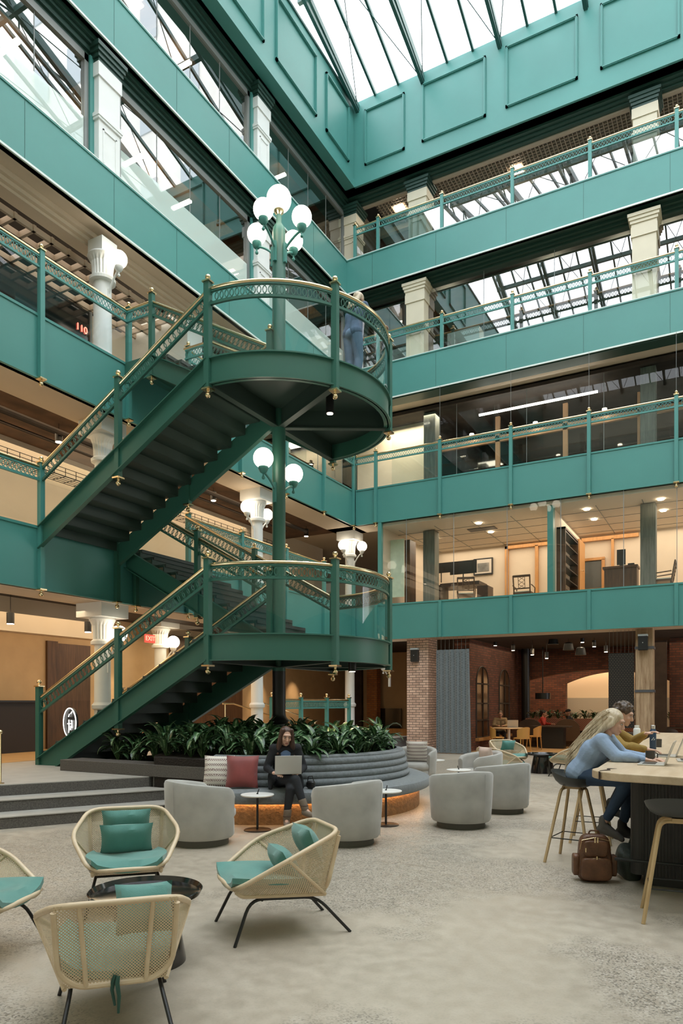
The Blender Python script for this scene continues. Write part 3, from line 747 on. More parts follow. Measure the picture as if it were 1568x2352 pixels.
# ------------------------------------------------ glass roof
rf = bpy.data.objects.new('roof', None); COL.objects.link(rf); rf['kind'] = 'structure'; LOC['roof'] = Vector((0, 0, 0))
RZ, RY = 24.6, 8.2
SLP = (RZ-ZP)/(YB-RY)
def zr(y): return RZ-abs(y-RY)*SLP
bars = MB()
x = -10.77
while x < XE:
    for (ya_, yb_) in ((RY, YB+.2), (RY, YS)): bars.sweep([(x, ya_, zr(ya_)), (x, yb_, zr(yb_))], [(-.035, -.06), (.035, -.06), (.035, .06), (-.035, .06)])
    x += .806
bars.build('glazing_bars', mat('dark_teal_bars', (.03, .10, .09), .4), rf)
tr = MB()
for x in (-10.6, -8.35, -5.93, -3.52, -1.1, 1.32, 3.74, 6.15):
    for (ya_, yb_) in ((RY, YB+.1), (RY, YS)):
        tr.sweep([(x, ya_, zr(ya_)-.2), (x, yb_, zr(yb_)-.2)], [(-.07, -.09), (.07, -.09), (.07, .09), (-.07, .09)])
        tr.sweep([(x, ya_, zr(ya_)-1.1), (x, yb_, zr(yb_)-.28)], [(-.05, -.06), (.05, -.06), (.05, .06), (-.05, .06)])
        for k in range(1, 6):
            f0 = k/6; y_ = ya_+(yb_-ya_)*f0; f1 = (k-.5)/6; y2 = ya_+(yb_-ya_)*f1
            b0 = zr(y_)-1.1+.82*f0-0*f0
            tr.tube([(x, y_, zr(y_)-.2), (x, y2, zr(ya_)-1.1+(zr(yb_)-.28-zr(ya_)+1.1)*f1)], .03, 6)
            tr.tube([(x, y_, zr(y_)-.2), (x, y_, zr(ya_)-1.1+(zr(yb_)-.28-zr(ya_)+1.1)*f0)], .03, 6)
tr.build('trusses', MATS['dark_teal_bars'], rf)
pu = MB()
for y in (17.3, 14.2, 11.2, RY, 5, 2, -1): pu.box((-10.9, y-.06, zr(y)-.3), (XE, y+.06, zr(y)-.12))
pu.box((-10.9, YS, ZP-.05), (-10.7, YB, ZP+.02))
pu.build('purlins', MATS['dark_teal_bars'], rf)
rods = MB()
xs_ = [-10.6, -8.35, -5.93, -3.52, -1.1, 1.32, 3.74, 6.15]
for xa, xb in zip(xs_, xs_[1:]):
    for (y0_, y1_) in ((YB, 14.2), (14.2, RY), (RY, 2), (2, YS)):
        rods.tube([(xa, y0_, zr(y0_)-.22), (xb, y1_, zr(y1_)-.22)], .014, 6); rods.tube([(xb, y0_, zr(y0_)-.22), (xa, y1_, zr(y1_)-.22)], .014, 6)
rods.build('tie_rods', MATS['dark_teal_bars'], rf)
SKYG = glass('roof_glass', (.96, .98, 1), 1.2)
MB().add([(-11, RY, RZ+.06), (XE, RY, RZ+.06), (XE, YB+.3, zr(YB+.3)+.06), (-11, YB+.3, zr(YB+.3)+.06)], [(0, 1, 2, 3)]).build('glazing', SKYG, rf)
MB().add([(-11, RY, RZ+.06), (XE, RY, RZ+.06), (XE, YS, zr(YS)+.06), (-11, YS, zr(YS)+.06)], [(3, 2, 1, 0)]).build('glazing', SKYG, rf)
# gable of the side wall
MB().add([(XL-.1, YB, ZP), (XL-.1, YS, ZP), (XL-.1, YS, zr(YS)+.06), (XL-.1, RY, RZ+.06), (XL-.1, YB, zr(YB)+.06)], [(0, 1, 2, 3, 4)]).build('gable_glazing', SKYG, rf)
# neighbour house beyond the roof
nb = thing('neighbour_building', 'tall pale stone building seen through the glass roof', 'building', (4, 40, 0))
MB().box((-9, 36, 0), (26, 50, 62)).build('facade', mat('pale_limestone', (.80, .78, .72), .8, var=.08, vscale=.4), nb)
for i in range(9):
    for j in range(4):
        X, Z = -6.8+i*3.6, 34+j*6.2
        MB().box((X, 35.9, Z), (X+1.5, 36.2, Z+2.9)).build('window', mat('far_window', (.45, .50, .52), .2), nb)
# unseen ends of the atrium, for light and mirrored views
for (nm_, a, b) in (('wall_right', (XE, YS, 0), (XE+.2, YB, ZP)), ('wall_front', (-19, YS-.2, 0), (XE, YS, ZP))):
    mb = MB(); struct(nm_, mb.box(a, b), CREAM)
for i in range(4):
    struct('trim_%d' % tn, MB().box((XE-.15, YS, ZB[i]), (XE, YB, ZT[i])).box((XL, YS, ZB[i]), (XE, YS+.15, ZT[i])), TEAL); tn += 1
struct('wall_left', MB().box((-19.2, YS, 0), (-19, 34, ZP)), BEIGE)
struct('wall_back', MB().box((-19, 34, 0), (XE, 34.2, ZP)), BEIGE)
struct('ceiling', MB().box((-19.2, YS, ZC+.2), (XL-.35, 34, ZC+.4)).box((XL-.4, YB+.28, ZC+.2), (XE, 34, ZC+.4)), BEIGE)
# ------------------------------------------------ rooms behind the galleries
def Q(px, py, Y):
    a = (px-784)/FPX; c, s = math.cos(YAW), math.sin(YAW); D = Y/(c+a*s)
    return Vector((D*(-s+a*c), Y, CAM_H+(HY-py)*D/FPX))
def QX(px, py, X):
    a = (px-784)/FPX; c, s = math.cos(YAW), math.sin(YAW); D = X/(-s+a*c)
    return Vector((X, D*(c+a*s), CAM_H+(HY-py)*D/FPX))
def qbox(mb, x0, y0, x1, y1, Y, d, drop=False, zmax=None):
    """box whose front at depth Y covers the given photo rectangle"""
    A = Q(x0, (y0+y1)/2, Y); B = Q(x1, (y0+y1)/2, Y); m_ = (x0+x1)/2
    za, zb_ = sorted((Q(m_, y0, Y).z, Q(m_, y1, Y).z)); fl = [f for f in (0, ZT[0]-.1, ZT[1]-.1, ZT[2]-.1, ZT[3]-.1) if f < (za+zb_)/2][-1]
    if drop: za = fl
    return mb.box((A.x, Y, max(fl, za)), (B.x, Y+d, zb_ if zmax is None else min(zb_, zmax)))
def simple(name, mb, m, label, cat, group=None, smooth=False, bev=0):
    return tag(mb.build(name, m, None, smooth, bev=bev), label, cat, group)
ORW = wood_mat('orange_wood', (.42, .20, .06), (.62, .33, .12), 'Z')
DBR = mat('dark_brown', (.045, .028, .02), .7, var=.3)
PALE = mat('pale_wall', (.66, .58, .47), .7, var=.02)
PAPER = mat('paper_white', (.8, .8, .78), .6)
# -- ground, side wall
struct('wall_left', MB().box((-14.5, YS, .45), (-14.25, 27, ZB[0]+.3)), TAN)
struct('wall_back', MB().box((-14.4, 26.5, 0), (-7.5, 26.7, 4)), TAN)
struct('ceiling', MB().box((-19, YS, 3.72), (-11.7, 21.4, 3.8)).box((-19, 21.4, 3.60), (XE, 34, 3.7)), DARKC)
struct('trim_%d' % tn, MB().box((-13.3, YS, 3.02), (-12.95, 12.3, 3.75)), BEIGE); tn += 1
simple('door_leaf', MB().box((-14.25, 11.7, .45), (-14.2, 12.7, 2.98)).box((-14.25, 11.4, .45), (-14.18, 11.7, 3.02)), WALNUT, 'tall dark walnut door in the tan wall by the reception', 'door')
t = thing('reception_desk', 'long dark reception desk in front of the glowing tan wall', 'desk', (-13.9, 7, .45))
MB().box((-14.1, 2.0, .45), (-13.7, 10.9, 1.56)).build('front', mat('near_black_stain', (.02, .014, .012), .5), t)
MB().box((-14.15, 2.0, 1.56), (-13.62, 10.95, 1.6)).build('counter_top', BLACK, t)
t = thing('neon_sign', 'round black sign with a white neon ring and small white characters', 'sign', (-11.5, 9.2, .82))
c0 = QX(162, 1660, -11.5)
zc0 = c0.copy(); c0 = Vector((0, 0, 0)); t.location = zc0; del LOC[t.name]
MB().tube([(-.03, 0, 0), (0, 0, 0)], .30, 32).build('disc', BLACK, t)
NEON = mat('neon_white', (1, .97, .95), .4, emit=2.2, ecolor=(1, .95, .92))
MB().tube([c0+Vector((.02, .29*math.cos(a), .29*math.sin(a))) for a in [2*PI*i/40 for i in range(40)]], .010, 8, True).build('neon_ring', NEON, t)
gl = MB()
for (a, b) in (((.02, -.20), (.02, .06)), ((-.04, -.02), (.1, -.02)), ((.0, .12), (.04, .17)), ((.10, .18), (.16, .22)), ((.10, -.14), (.10, -.06)), ((.12, .04), (.16, .04)), ((.16, .04), (.17, -.1))):
    gl.tube([c0+Vector((.02, a[0]-.05, a[1])), c0+Vector((.02, b[0]-.05, b[1]))], .01, 6)
gl.build('characters', NEON, t)
MB().box((-.03, -.03, .456-zc0.z), (-.01, .03, 0)).build('stand', BLACK, t); t.rotation_euler = (0, 0, math.radians(-107))
t = thing('exit_sign', 'red lit EXIT sign under the gallery ceiling', 'sign', (-12.6, 12, 2.85))
e0 = QX(345, 1467, -12.6)
MB().box((e0.x-.03, e0.y-.17, e0.z-.1), (e0.x, e0.y+.17, e0.z+.1)).build('housing', mat('exit_face', (.35, .02, .02), .4, emit=.8, ecolor=(1, .06, .04)), t)
def letters(txt, loc, size, m, parent, rot, name='lettering', ext=.004):
    cu = bpy.data.curves.new(name, 'FONT'); cu.body = txt; cu.size = size; cu.extrude = ext; cu.align_x = 'CENTER'; cu.align_y = 'CENTER'
    o = bpy.data.objects.new(name, cu); COL.objects.link(o); o.data.materials.append(m); o.location = loc; o.rotation_euler = rot
    if parent:
        o.parent = parent
        if parent.name in LOC: o.matrix_parent_inverse = Matrix.Translation(-LOC[parent.name])
    bpy.context.view_layer.update()
    me = bpy.data.meshes.new_from_object(o.evaluated_get(bpy.context.evaluated_depsgraph_get())); n_ = bpy.data.objects.new(name, me); COL.objects.link(n_)
    n_.location = o.location; n_.rotation_euler = rot; n_.parent = o.parent; n_.matrix_parent_inverse = o.matrix_parent_inverse; bpy.data.objects.remove(o); n_.name = name
    return n_
letters('EXIT', (e0.x+.006, e0.y, e0.z), .16, mat('exit_red', (1, .1, .05), .4, emit=3, ecolor=(1, .15, .1)), t, (PI/2, 0, PI/2))
MB().tube([(e0.x-.015, e0.y, e0.z+.1), (e0.x-.015, e0.y, 3.72)], .01, 6).build('stem', BLACK, t)
for (px, py, X) in ((24, 1420, -12.6), (202, 1440, -12.2), (1008, 0, 0)):
    if px > 900: continue
    q = QX(px, py, X); t = thing('pendant_lamp', 'black cylinder pendant lamp under the ground floor ceiling %s' % ('above the reception desk' if px < 100 else 'beside the fluted capital'), 'pendant lamp', q)
    MB().cyl((q.x, q.y, q.z-.11), .075, .22, 20).tube([(q.x, q.y, q.z+.1), (q.x, q.y, 3.72)], .006, 6).build('housing', BLACK, t, True)
    MB().cyl((q.x, q.y, q.z-.118), .065, .01, 20).build('lens', LAMP, t)
# warm pools of light on the tan wall
for y, p_ in ((9.3, 120), (13.4, 60), (20.0, 90), (22.2, 90)): spot('wall_washer', (-13.35, y, 3.0), p_, 50, WARM, (-14.25, y, 1.4), .04, 1)
spot('wall_washer', (-9.4, 25.5, 3.3), 60, 60, WARM, (-9.4, 26.5, 1.6), .04, 1)
# dark openings and brick in the far corner of the ground floor
simple('dark_glazed_screen', MB().box((-14.24, 15.6, .45), (-14.15, 19.0, 3.5)), WALNUT, 'dark timber screen wall seen under the lower landing', 'screen')
mb = MB(); qbox(mb, 752, 1480, 830, 1680, 26.3, .15, True, 3.6); simple('dark_doorway_screen', mb, DBR, 'dark doorway beyond the low teal railing', 'screen')
mb = MB(); qbox(mb, 842, 1480, 865, 1690, 25.9, .35, True, 3.59); simple('brick_pilaster', mb, brick_mat('orange_brick', (.55, .22, .07), (.42, .15, .05), (.25, .14, .08)), 'orange lit brick pilaster beyond the planting', 'pilaster')
mb = MB(); qbox(mb, 866, 1627, 920, 1676, 26.3, .1); simple('low_dark_window', mb, DARKGL, 'low dark window in the cream wall beside the pale brick pier', 'window')
mb = MB(); qbox(mb, 880, 1674, 938, 1700, 24.5, .6, True); simple('timber_counter', mb, ORW, 'short timber counter beside the pale brick pier', 'counter')
t = thing('ramp_handrails', 'pair of brass handrails sloping down behind the planting', 'handrail', (-11.5, 16.5, .45))
for X in (-12.6, -11.5):
    MB().tube([(X, 16.0, 1.52), (X, 16.5, 1.52), (X, 19.3, .95)], .025, 8).tube([(X, 16.1, .45), (X, 16.1, 1.52)], .022, 8).tube([(X, 19.2, .45), (X, 19.2, .97)], .022, 8).build('handrail', BRASS, t, True)
# -- first gallery, side
struct('wall_left', MB().box((-14.2, YS, ZT[0]-.1), (-14.0, 24, ZB[1]+.3)), PALE)
struct('ceiling', MB().box((-19, YS, 7.42), (-11.7, 21.4, 7.5)), CONC)
cp = MB()
for X, zz, r_ in ((-12.3, 7.2, .06), (-13.1, 7.3, .035), (-12.7, 7.32, .025)): cp.tube([(X, YS, zz), (X, 20, zz)], r_, 8)
simple('ceiling_pipes', cp, DARKC, 'dark pipes running under the wooden ceiling of the first gallery', 'pipes')
msh = MB()
for i in range(70): y = -1+i*.3; msh.box((-13.9, y, 6.75), (-13.45, y+.012, 6.762)).box((-13.46, y, 6.75), (-13.448, y+.012, 6.95))
for k in range(5): msh.box((-13.9+.11*k, -1, 6.75), (-13.888+.11*k, 20, 6.762))
for k in range(3): msh.box((-13.46, -1, 6.76+.09*k), (-13.448, 20, 6.772+.09*k))
simple('cable_tray', msh, BLACK, 'black wire cable tray along the beige wall of the first gallery', 'cable tray')
for i, (px, py) in enumerate(((135, 1000), (490, 1138), (703, 1222))):
    q = QX(px, py, -12.4); t = thing('pendant_lamp', 'black cylinder pendant lamp on the first gallery, %s' % ('above the lower stair flight', 'above the stair head', 'beside the corner column')[i], 'pendant lamp', q)
    MB().cyl((q.x, q.y, q.z-.14), .075, .24, 20).tube([(q.x, q.y, q.z+.1), (q.x, q.y, 7.42)], .006, 6).build('housing', BLACK, t, True)
    MB().cyl((q.x, q.y, q.z-.148), .065, .01, 20).build('lens', LAMP, t)
# -- second gallery, side: egg-crate ceiling, black glazed lift front, white end wall
struct('ceiling', MB().box((-19, YS, 11.22), (-11.95, 21.4, 11.3)), BLACK)
gr = MB()
for i in range(13): X = -12.0-.42*i; gr.box((X-.03, 4.5, 10.78), (X+.03, 13.3, 10.9))
for i in range(21): y = 4.7+.42*i; gr.box((-17.2, y-.03, 10.78), (-11.95, y+.03, 10.9))
struct('ceiling', gr, mat('grid_tan', (.42, .34, .26), .6))
t = thing('lift_front', 'black glazed lift front with a glowing red display', 'lift', (-12.9, 9.5, 8.3))
MB().box((-13.2, 8.0, ZT[1]-.1), (-12.9, 11.55, 10.5)).build('glazing', DARKGL, t)
MB().box((-12.9, 11.5, ZT[1]-.1), (-12.86, 11.56, 10.5)).build('edge_trim', GRF, t)
r0 = QX(188, 755, -12.88)
letters('110', (r0.x, r0.y, r0.z), .22, MATS['exit_red'], t, (PI/2, 0, PI/2), 'display')
struct('wall_left', MB().box((-13.6, 11.6, ZT[1]-.1), (-13.4, 13.3, 10.8)), PALE)
struct('wall_left', MB().box((-17, 13.3, ZT[1]-.1), (-11.55, 13.85, 11.2)), WHITE)
panes('w', [(-11.5, y) for y in (13.9, 15.6, 17.6, 19.4, 21.0)], ZT[1]-.1, 11.0, REFG)
struct('wall_left', MB().box((-15.5, 13.9, ZT[1]-.1), (-15.3, 24, 11.2)), DBR)
# shelf unit in the glazed room at the open end
t = thing('open_shelving', 'pale wooden shelving with a black and white patterned box behind the glass', 'shelving', (-12.3, 6.5, 8.3))
MB().box((-12.7, 7.25, 8.3), (-12.0, 7.32, 10.2)).box((-12.7, 4.5, 8.95), (-12.0, 7.3, 9.0)).box((-12.7, 4.5, 9.55), (-12.0, 7.3, 9.6)).build('boards', OAK, t)
simple('patterned_box', MB().box((-12.5, 6.2, 9.002), (-12.1, 6.95, 9.4)), mat('pattern_grey', (.5, .5, .46), .6, var=.7, vscale=25), 'black and white patterned box on the pale shelf', 'box')
# -- glazed upper storeys, side
for k in (2, 3):
    zt = (14.75, 18.3)[k-2]
    struct('ceiling', MB().box((-19, YS, zt), (-11.4, 21.4, zt+.1)), CONC)
    struct('wall_left', MB().box((-17.2, YS, ZT[k]-.1), (-17, 24, zt)), DBR)
    bm = MB()
    for i in range(9): bm.box((-17, 1+i*2.4, zt-.3), (-11.5, 1.25+i*2.4, zt))
    simple('ceiling_joists', bm, ORW if k == 2 else CONC, 'timber joists across the ceiling of the %s glazed storey' % ('frosted' if k == 2 else 'topmost'), 'joists')
    for i, y in enumerate((5.2, 9.0, 12.3, 14.0, 18.4)):
        o = simple('linear_lamp', MB().box((-12.7, y, zt-.42), (-12.1, y+.1, zt-.37)), LAMP, 'glowing linear lamp under the joists of the %s storey, %s' % (('frosted', 'topmost')[k-2], ('at the open end', 'before the second pier', 'past the second pier', 'in the middle bay', 'towards the corner')[i]), 'lamp')
# -- top gallery, back: egg crate ceiling
struct('ceiling', MB().box((-11, YB+.7, 18.2), (XE, 23.2, 18.3)), BLACK)
gr = MB(); 
for i in range(96): X = -10.3+.12*i; gr.box((X-.009, 21.15, 18.06), (X+.009, 22.5, 18.12))
for i in range(12): y = 21.17+.12*i; gr.box((-10.4, y-.009, 18.06), (1.5, y+.009, 18.12))
gr.box((-11, 21.05, 17.98), (XE, 21.17, 18.2)).box((-11, 22.5, 17.9), (XE, 22.75, 18.2))
struct('ceiling', gr, mat('grid_tan', (.42, .34, .26), .6))
struct('wall_back', MB().box((-11, 22.66, 17.2), (XE, 22.8, 18.2)).box((-11, 23.4, ZT[3]-.1), (XE, 23.5, 17.3)), mat('brown_lintel', (.06, .03, .02), .6))
for i, (px, py) in enumerate(((918, 474), (1187, 375))):
    q = Q(px, py, 21.9 if i else 21.75); simple('square_downlight', MB().box((q.x-.16, q.y-.16, 18.03), (q.x+.16, q.y+.16, 18.07)), LAMP, 'square downlight in the egg-crate ceiling, %s' % ('nearer the inner corner', 'in the middle of the long bay')[i], 'ceiling light')
# -- third storey, back
struct('ceiling', MB().box((-19, YB+.9, 14.55), (XE, 30, 14.65)), CONC)
struct('wall_back', MB().box((-19, 25, ZT[2]-.1), (XE, 25.2, 14.6)), DBR)
mb = MB(); qbox(mb, 1027, 757, 1100, 800, 21.6, .5, True); simple('white_counter', mb, PAPER, 'plain white counter block behind the glass of the third storey', 'counter')
mb = MB(); qbox(mb, 893, 800, 940, 838, 21.3, .1, True); simple('white_ledge', mb, PAPER, 'low white ledge behind the glass next to the cream pier', 'ledge')
for i, (px, py) in enumerate(((1032, 700), (1268, 633), (1427, 588), (1540, 555))):
    q = Q(px, py, 22.2); o = simple('round_downlight', MB().cyl((q.x, q.y, q.z-.02), .1, .04, 20), LAMP, 'round downlight behind the third-storey glass, %s' % ('beside the first cream pier', 'in the middle bay', 'next to the second cream pier', 'past the second cream pier')[i], 'ceiling light')
# -- second storey, back
struct('wall_back', MB().box((-11.6, 22.3, ZT[1]-.1), (Q(1003, 900, 22.3).x, 22.4, 11.2)), CREAM)
struct('wall_back', MB().box((-11.6, 24.5, ZT[1]-.1), (XE, 24.7, 11.2)), DARKGL)
struct('ceiling', MB().box((-19, YB+1.02, 11.0), (XE, 30, 11.1)), DARKC)
mb = MB()
for a, b in ((1137, 1147), (1292, 1303), (1463, 1469)): qbox(mb, a, 900, b, 1120, 23.0, .1, True, 10.98)
mb.box((Q(1003, 900, 23).x, 23.0, 10.15), (XE, 23.1, 10.35))
simple('timber_mullions', mb, mat('salmon_wood', (.62, .36, .20), .5), 'salmon wood mullions and header of the dark glazed partition', 'partition')
a, b = Q(1100, 955, 21.9), Q(1372, 897, 21.9); zz = (a.z+b.z)/2
t = thing('linear_pendant', 'long glowing linear pendant above the second gallery', 'pendant lamp', (a.x, 21.9, zz))
MB().box((a.x, 21.87, zz-.03), (b.x, 21.93, zz+.02)).build('light_bar', mat('bar_glow', (1, .95, .85), .4, emit=10, ecolor=(1, .92, .8)), t)
MB().tube([(a.x+.5, 21.9, zz), (a.x+.5, 21.9, 11.0)], .004, 5).tube([(b.x-.5, 21.9, zz), (b.x-.5, 21.9, 11.0)], .004, 5).build('wires', GRF, t)
for i, (px, py) in enumerate(((1083, 998), (1229, 971), (1388, 940))):
    q = Q(px, py, 22.8); simple('round_downlight', MB().cyl((q.x, q.y, q.z-.02), .07, .04, 18), LAMP, 'round downlight in the dark glazed room, %s' % ('under the near end of the linear pendant', 'between the two salmon mullions', 'beside the grey timber post')[i], 'ceiling light')
for i, x in enumerate(RP[1:5]):
    simple('hanging_wire', MB().tube([(x, yb, ZT[1]+RT+.2), (x, yb, ZB[2])], .005, 5), GRF, 'thin steel wire rising from the gallery post, number %s from the corner' % ('two', 'three', 'four', 'five')[i], 'wire')
# -- office behind the first gallery, back
zf = ZT[0]-.1
struct('wall_back', MB().box((-9.9, 25.0, zf), (XE, 25.2, 7.4)), PALE)
struct('wall_left', MB().box((-9.9, YB+.3, zf), (-9.8, 25, 7.4)), PALE)
struct('ceiling', MB().box((-9.9, YB+.1, 7.16), (XE, 25.2, 7.26)), mat('ceiling_tile', (.62, .55, .45), .8))
tl = MB()
for i in range(12): tl.box((-9.5+1.22*i, 21.2, 7.15), (-9.48+1.22*i, 25, 7.165))
for j in range(4): tl.box((-9.8, 21.8+.9*j, 7.15), (XE, 21.82+.9*j, 7.165))
struct('ceiling', tl, GRF)
for i, (px, py) in enumerate(((999, 1237), (1099, 1202), (1127, 1222), (1347, 1170), (1364, 1193), (1517, 1147), (1523, 1173))):
    z = 7.14; a = (px-784)/FPX; D = FPX*(z-CAM_H)/(HY-py); q = Vector((D*(-math.sin(YAW)+a*math.cos(YAW)), D*(math.cos(YAW)+a*math.sin(YAW)), z))
    simple('round_downlight', MB().cyl((q.x, q.y, z-.012), .085, .02, 20), LAMP, 'round office downlight, %s' % ('beside the grey-green post', 'next to the air vent', 'just behind the one at the air vent', 'over the open orange door', 'deeper over the open orange door', 'nearest the glass by the second post', 'above the lone armchair')[i], 'ceiling light')
mb = MB().box((-7.5, 22.1, 7.14), (-6.6, 22.5, 7.15)); simple('air_vent', mb, BLACK, 'black slatted air vent in the office ceiling', 'vent')
p = Q(1264, 1280, 20.6); simple('steel_post', MB().box((p.x-.08, 20.55, zf), (p.x+.08, 20.8, 7.2)), TEAL, 'dark teal steel post dividing the glazed office', 'post')
struct('wall_right', MB().box((p.x-.05, 20.8, zf), (p.x+.02, 25, 7.2)), PALE)
bl = MB(); qbox(bl, 884, 1240, 928, 1372, 21.2, .02); t = simple('roller_blind', bl, mat('pale_green_blind', (.62, .72, .56), .7, var=.06, vscale=8), 'pale green roller blind lowered beside the grey-green post', 'blind')
cb = MB(); qbox(cb, 929, 1240, 941, 1385, 21.5, .5, True); simple('tall_cabinet', cb, WALNUT, 'narrow walnut cabinet beside the roller blind', 'cabinet')
# desk with monitors
t = thing('office_desk', 'dark curved office desk crowded with equipment', 'desk', (-8.1, 22.5, zf))
DK = mat('dark_desk', (.05, .035, .03), .4)
mb = MB(); qbox(mb, 1010, 1337, 1100, 1345, 23.0, .9); mb.build('desk_top', DK, t)
mb = MB(); qbox(mb, 1012, 1345, 1018, 1385, 23.2, .5, True); qbox(mb, 1095, 1345, 1120, 1380, 23.0, .6, True); mb.build('pedestal', DK, t)
for i, (a, b, c, d) in enumerate(((993, 1033, 1293, 1316), (1033, 1094, 1288, 1318))):
    t = thing('monitor', 'wide black monitor seen from the front, %s' % ('smaller one of the pair', 'larger one overlapping the framed picture')[i], 'monitor', Q((a+b)/2, 1340, 23.3))
    mb = MB(); qbox(mb, a, c, b, d, 23.3, .04); mb.build('screen', BLACK, t)
    q = Q((a+b)/2, d, 23.33); q2 = Q((a+b)/2, 1338, 23.33); MB().tube([q, q2], .02, 6).build('stand', BLACK, t)
cb = MB(); qbox(cb, 982, 1345, 1011, 1385, 22.3, .5, True); simple('file_cabinet', cb, BLACK, 'black low cabinet with a small frame on top', 'cabinet')
cb = MB(); qbox(cb, 991, 1334, 997, 1344, 22.4, .03); simple('small_photo_frame', cb, ORW, 'small brown photo frame standing on the black cabinet', 'picture frame')
t = thing('framed_picture', 'black framed grey landscape print on the office wall', 'picture', Q(1110, 1300, 24.9))
mb = MB(); qbox(mb, 1087, 1282, 1131, 1320, 24.92, .06); mb.build('frame', BLACK, t)
mb = MB(); qbox(mb, 1090, 1285, 1128, 1317, 24.9, .02); mb.build('mat_board', mat('mat_board', (.6, .56, .5), .6), t)
mb = MB(); qbox(mb, 1096, 1293, 1122, 1312, 24.88, .02); mb.build('print', mat('grey_print', (.2, .2, .19), .6, var=.6, vscale=3), t)
# timber frames on the back wall
mb = MB()
for r in ((1159, 1237, 1166, 1372), (1159, 1249, 1262, 1256), (1228, 1252, 1235, 1362), (1335, 1230, 1466, 1238), (1403, 1236, 1409, 1330), (1381, 1284, 1388, 1352), (1336, 1281, 1388, 1287)): qbox(mb, *r, 24.86, .13, zmax=7.1)
simple('timber_door_frames', mb, ORW, 'orange wood door and window frames across the office back wall', 'door frame')
mb = MB(); qbox(mb, 1336, 1290, 1381, 1350, 24.9, .05); simple('venetian_blind', mb, mat('blind_dark', (.09, .10, .10), .5), 'dark closed venetian blind inside the orange door frame', 'blind')
mb = MB(); A = Q(1322, 1290, 23.4); MB
mb.box((A.x, 23.4, zf), (A.x+.12, 24.3, 6.75)); t = thing('open_door', 'orange wooden door standing ajar beside the bookcase', 'door', (A.x, 23.4, zf)); mb.build('leaf', ORW, t)
MB().tube([(A.x+.12, 23.5, 5.75), (A.x+.2, 23.5, 5.75), (A.x+.2, 23.62, 5.75)], .012, 6).build('handle', BRASS, t)
t = thing('bookcase', 'tall walnut bookcase with dark open shelves', 'bookcase', (-4.3, 22, zf))
x0, x1 = Q(1271, 1280, 21.3).x+.06, Q(1298, 1280, 21.3).x
MB().box((x0, 21.3, zf), (x1-.3, 23.3, 6.69)).box((x0, 21.3, zf), (x1, 21.36, 6.69)).box((x0, 23.24, zf), (x1, 23.3, 6.69)).box((x0, 21.3, 6.63), (x1, 23.3, 6.69)).build('carcass', WALNUT, t)
sh = MB()
for k in range(6): sh.box((x1-.3, 21.36, zf+.3+.34*k), (x1-.01, 23.24, zf+.33+.34*k))
sh.build('shelves', BLACK, t)
t = thing('reception_counter', 'walnut counter in the office carrying a screen and a telephone', 'counter', Q(1425, 1345, 22.4))
mb = MB(); qbox(mb, 1387, 1303, 1462, 1350, 22.4, .5, True); mb.build('body', WALNUT, t)
mb = MB(); qbox(mb, 1383, 1299, 1464, 1304, 22.36, .6); mb.build('counter_top', WALNUT, t)
t = thing('counter_screen', 'tilted grey screen on the walnut counter', 'monitor', Q(1425, 1300, 22.5))
mb = MB(); qbox(mb, 1416, 1262, 1436, 1297, 22.5, .05); mb.build('screen', BLACK, t)
mb = MB(); qbox(mb, 1422, 1297, 1430, 1300, 22.5, .1); mb.build('foot', BLACK, t)
mb = MB(); qbox(mb, 1441, 1293, 1456, 1299, 22.5, .15); simple('telephone', mb, BLACK, 'black desk telephone on the walnut counter', 'telephone', bev=.01)
# office chairs
CHW = mat('dark_chair_wood', (.10, .06, .035), .45)
CUSH = mat('cream_upholstery', (.62, .62, .50), .8)
def arm_chair(name, label, loc, rz, lattice=True):
    t = thing(name, label, 'chair', (0, 0, 0), world=False)
    for sx in (-1, 1):
        MB().obox((sx*.26, .22, .22), (.04, .04, .44)).build('leg', CHW, t); MB().obox((sx*.24, -.24, .22), (.04, .04, .44), 0, 0, -.12).build('leg', CHW, t)
        MB().tube([(sx*.28, .22, .42), (sx*.29, .22, .62), (sx*.29, -.24, .66)], .018, 6).build('arm', CHW, t)
        MB().tube([(sx*.25, -.24, .42), (sx*.26, -.33, .95)], .022, 6).build('back_post', CHW, t)
    MB().obox((0, 0, .42), (.56, .5, .06)).build('seat_frame', CHW, t)
    MB().obox((0, 0, .46), (.5, .46, .05)).build('cushion', CUSH, t, bev=.02)
    b = MB().obox((0, -.33, .93), (.54, .03, .07)).obox((0, -.27, .55), (.5, .02, .04))
    if lattice:
        for k in (-1, 1):
            for j in range(3): b.tube([(-.1*k, -.275, .56+.12*j), (.1*k, -.30, .68+.12*j)], .008, 5)
        b.tube([(-.1, -.275, .55), (-.1, -.33, .92)], .009, 5).tube([(.1, -.275, .55), (.1, -.33, .92)], .009, 5)
    else:
        for k in range(3): b.obox((0, -.29-.02*k, .62+.1*k), (.48, .02, .05))
    b.build('back_slats', CHW, t)
    t.location = loc; t.rotation_euler = (0, 0, rz)
q = Q(1203, 1362, 22.4)
arm_chair('office_armchair', 'dark wooden armchair with a crossed lattice back and pale seat', (q.x, 22.4, zf), 0)
q = Q(1070, 1375, 21.9); arm_chair('office_armchair', 'dark wooden armchair in front of the monitors', (q.x, 21.9, zf), .3)
q = Q(1522, 1345, 22.0); arm_chair('office_armchair', 'dark wooden armchair alone beside the second grey-green post, seen side on', (q.x, 22.0, zf), PI/2, False)
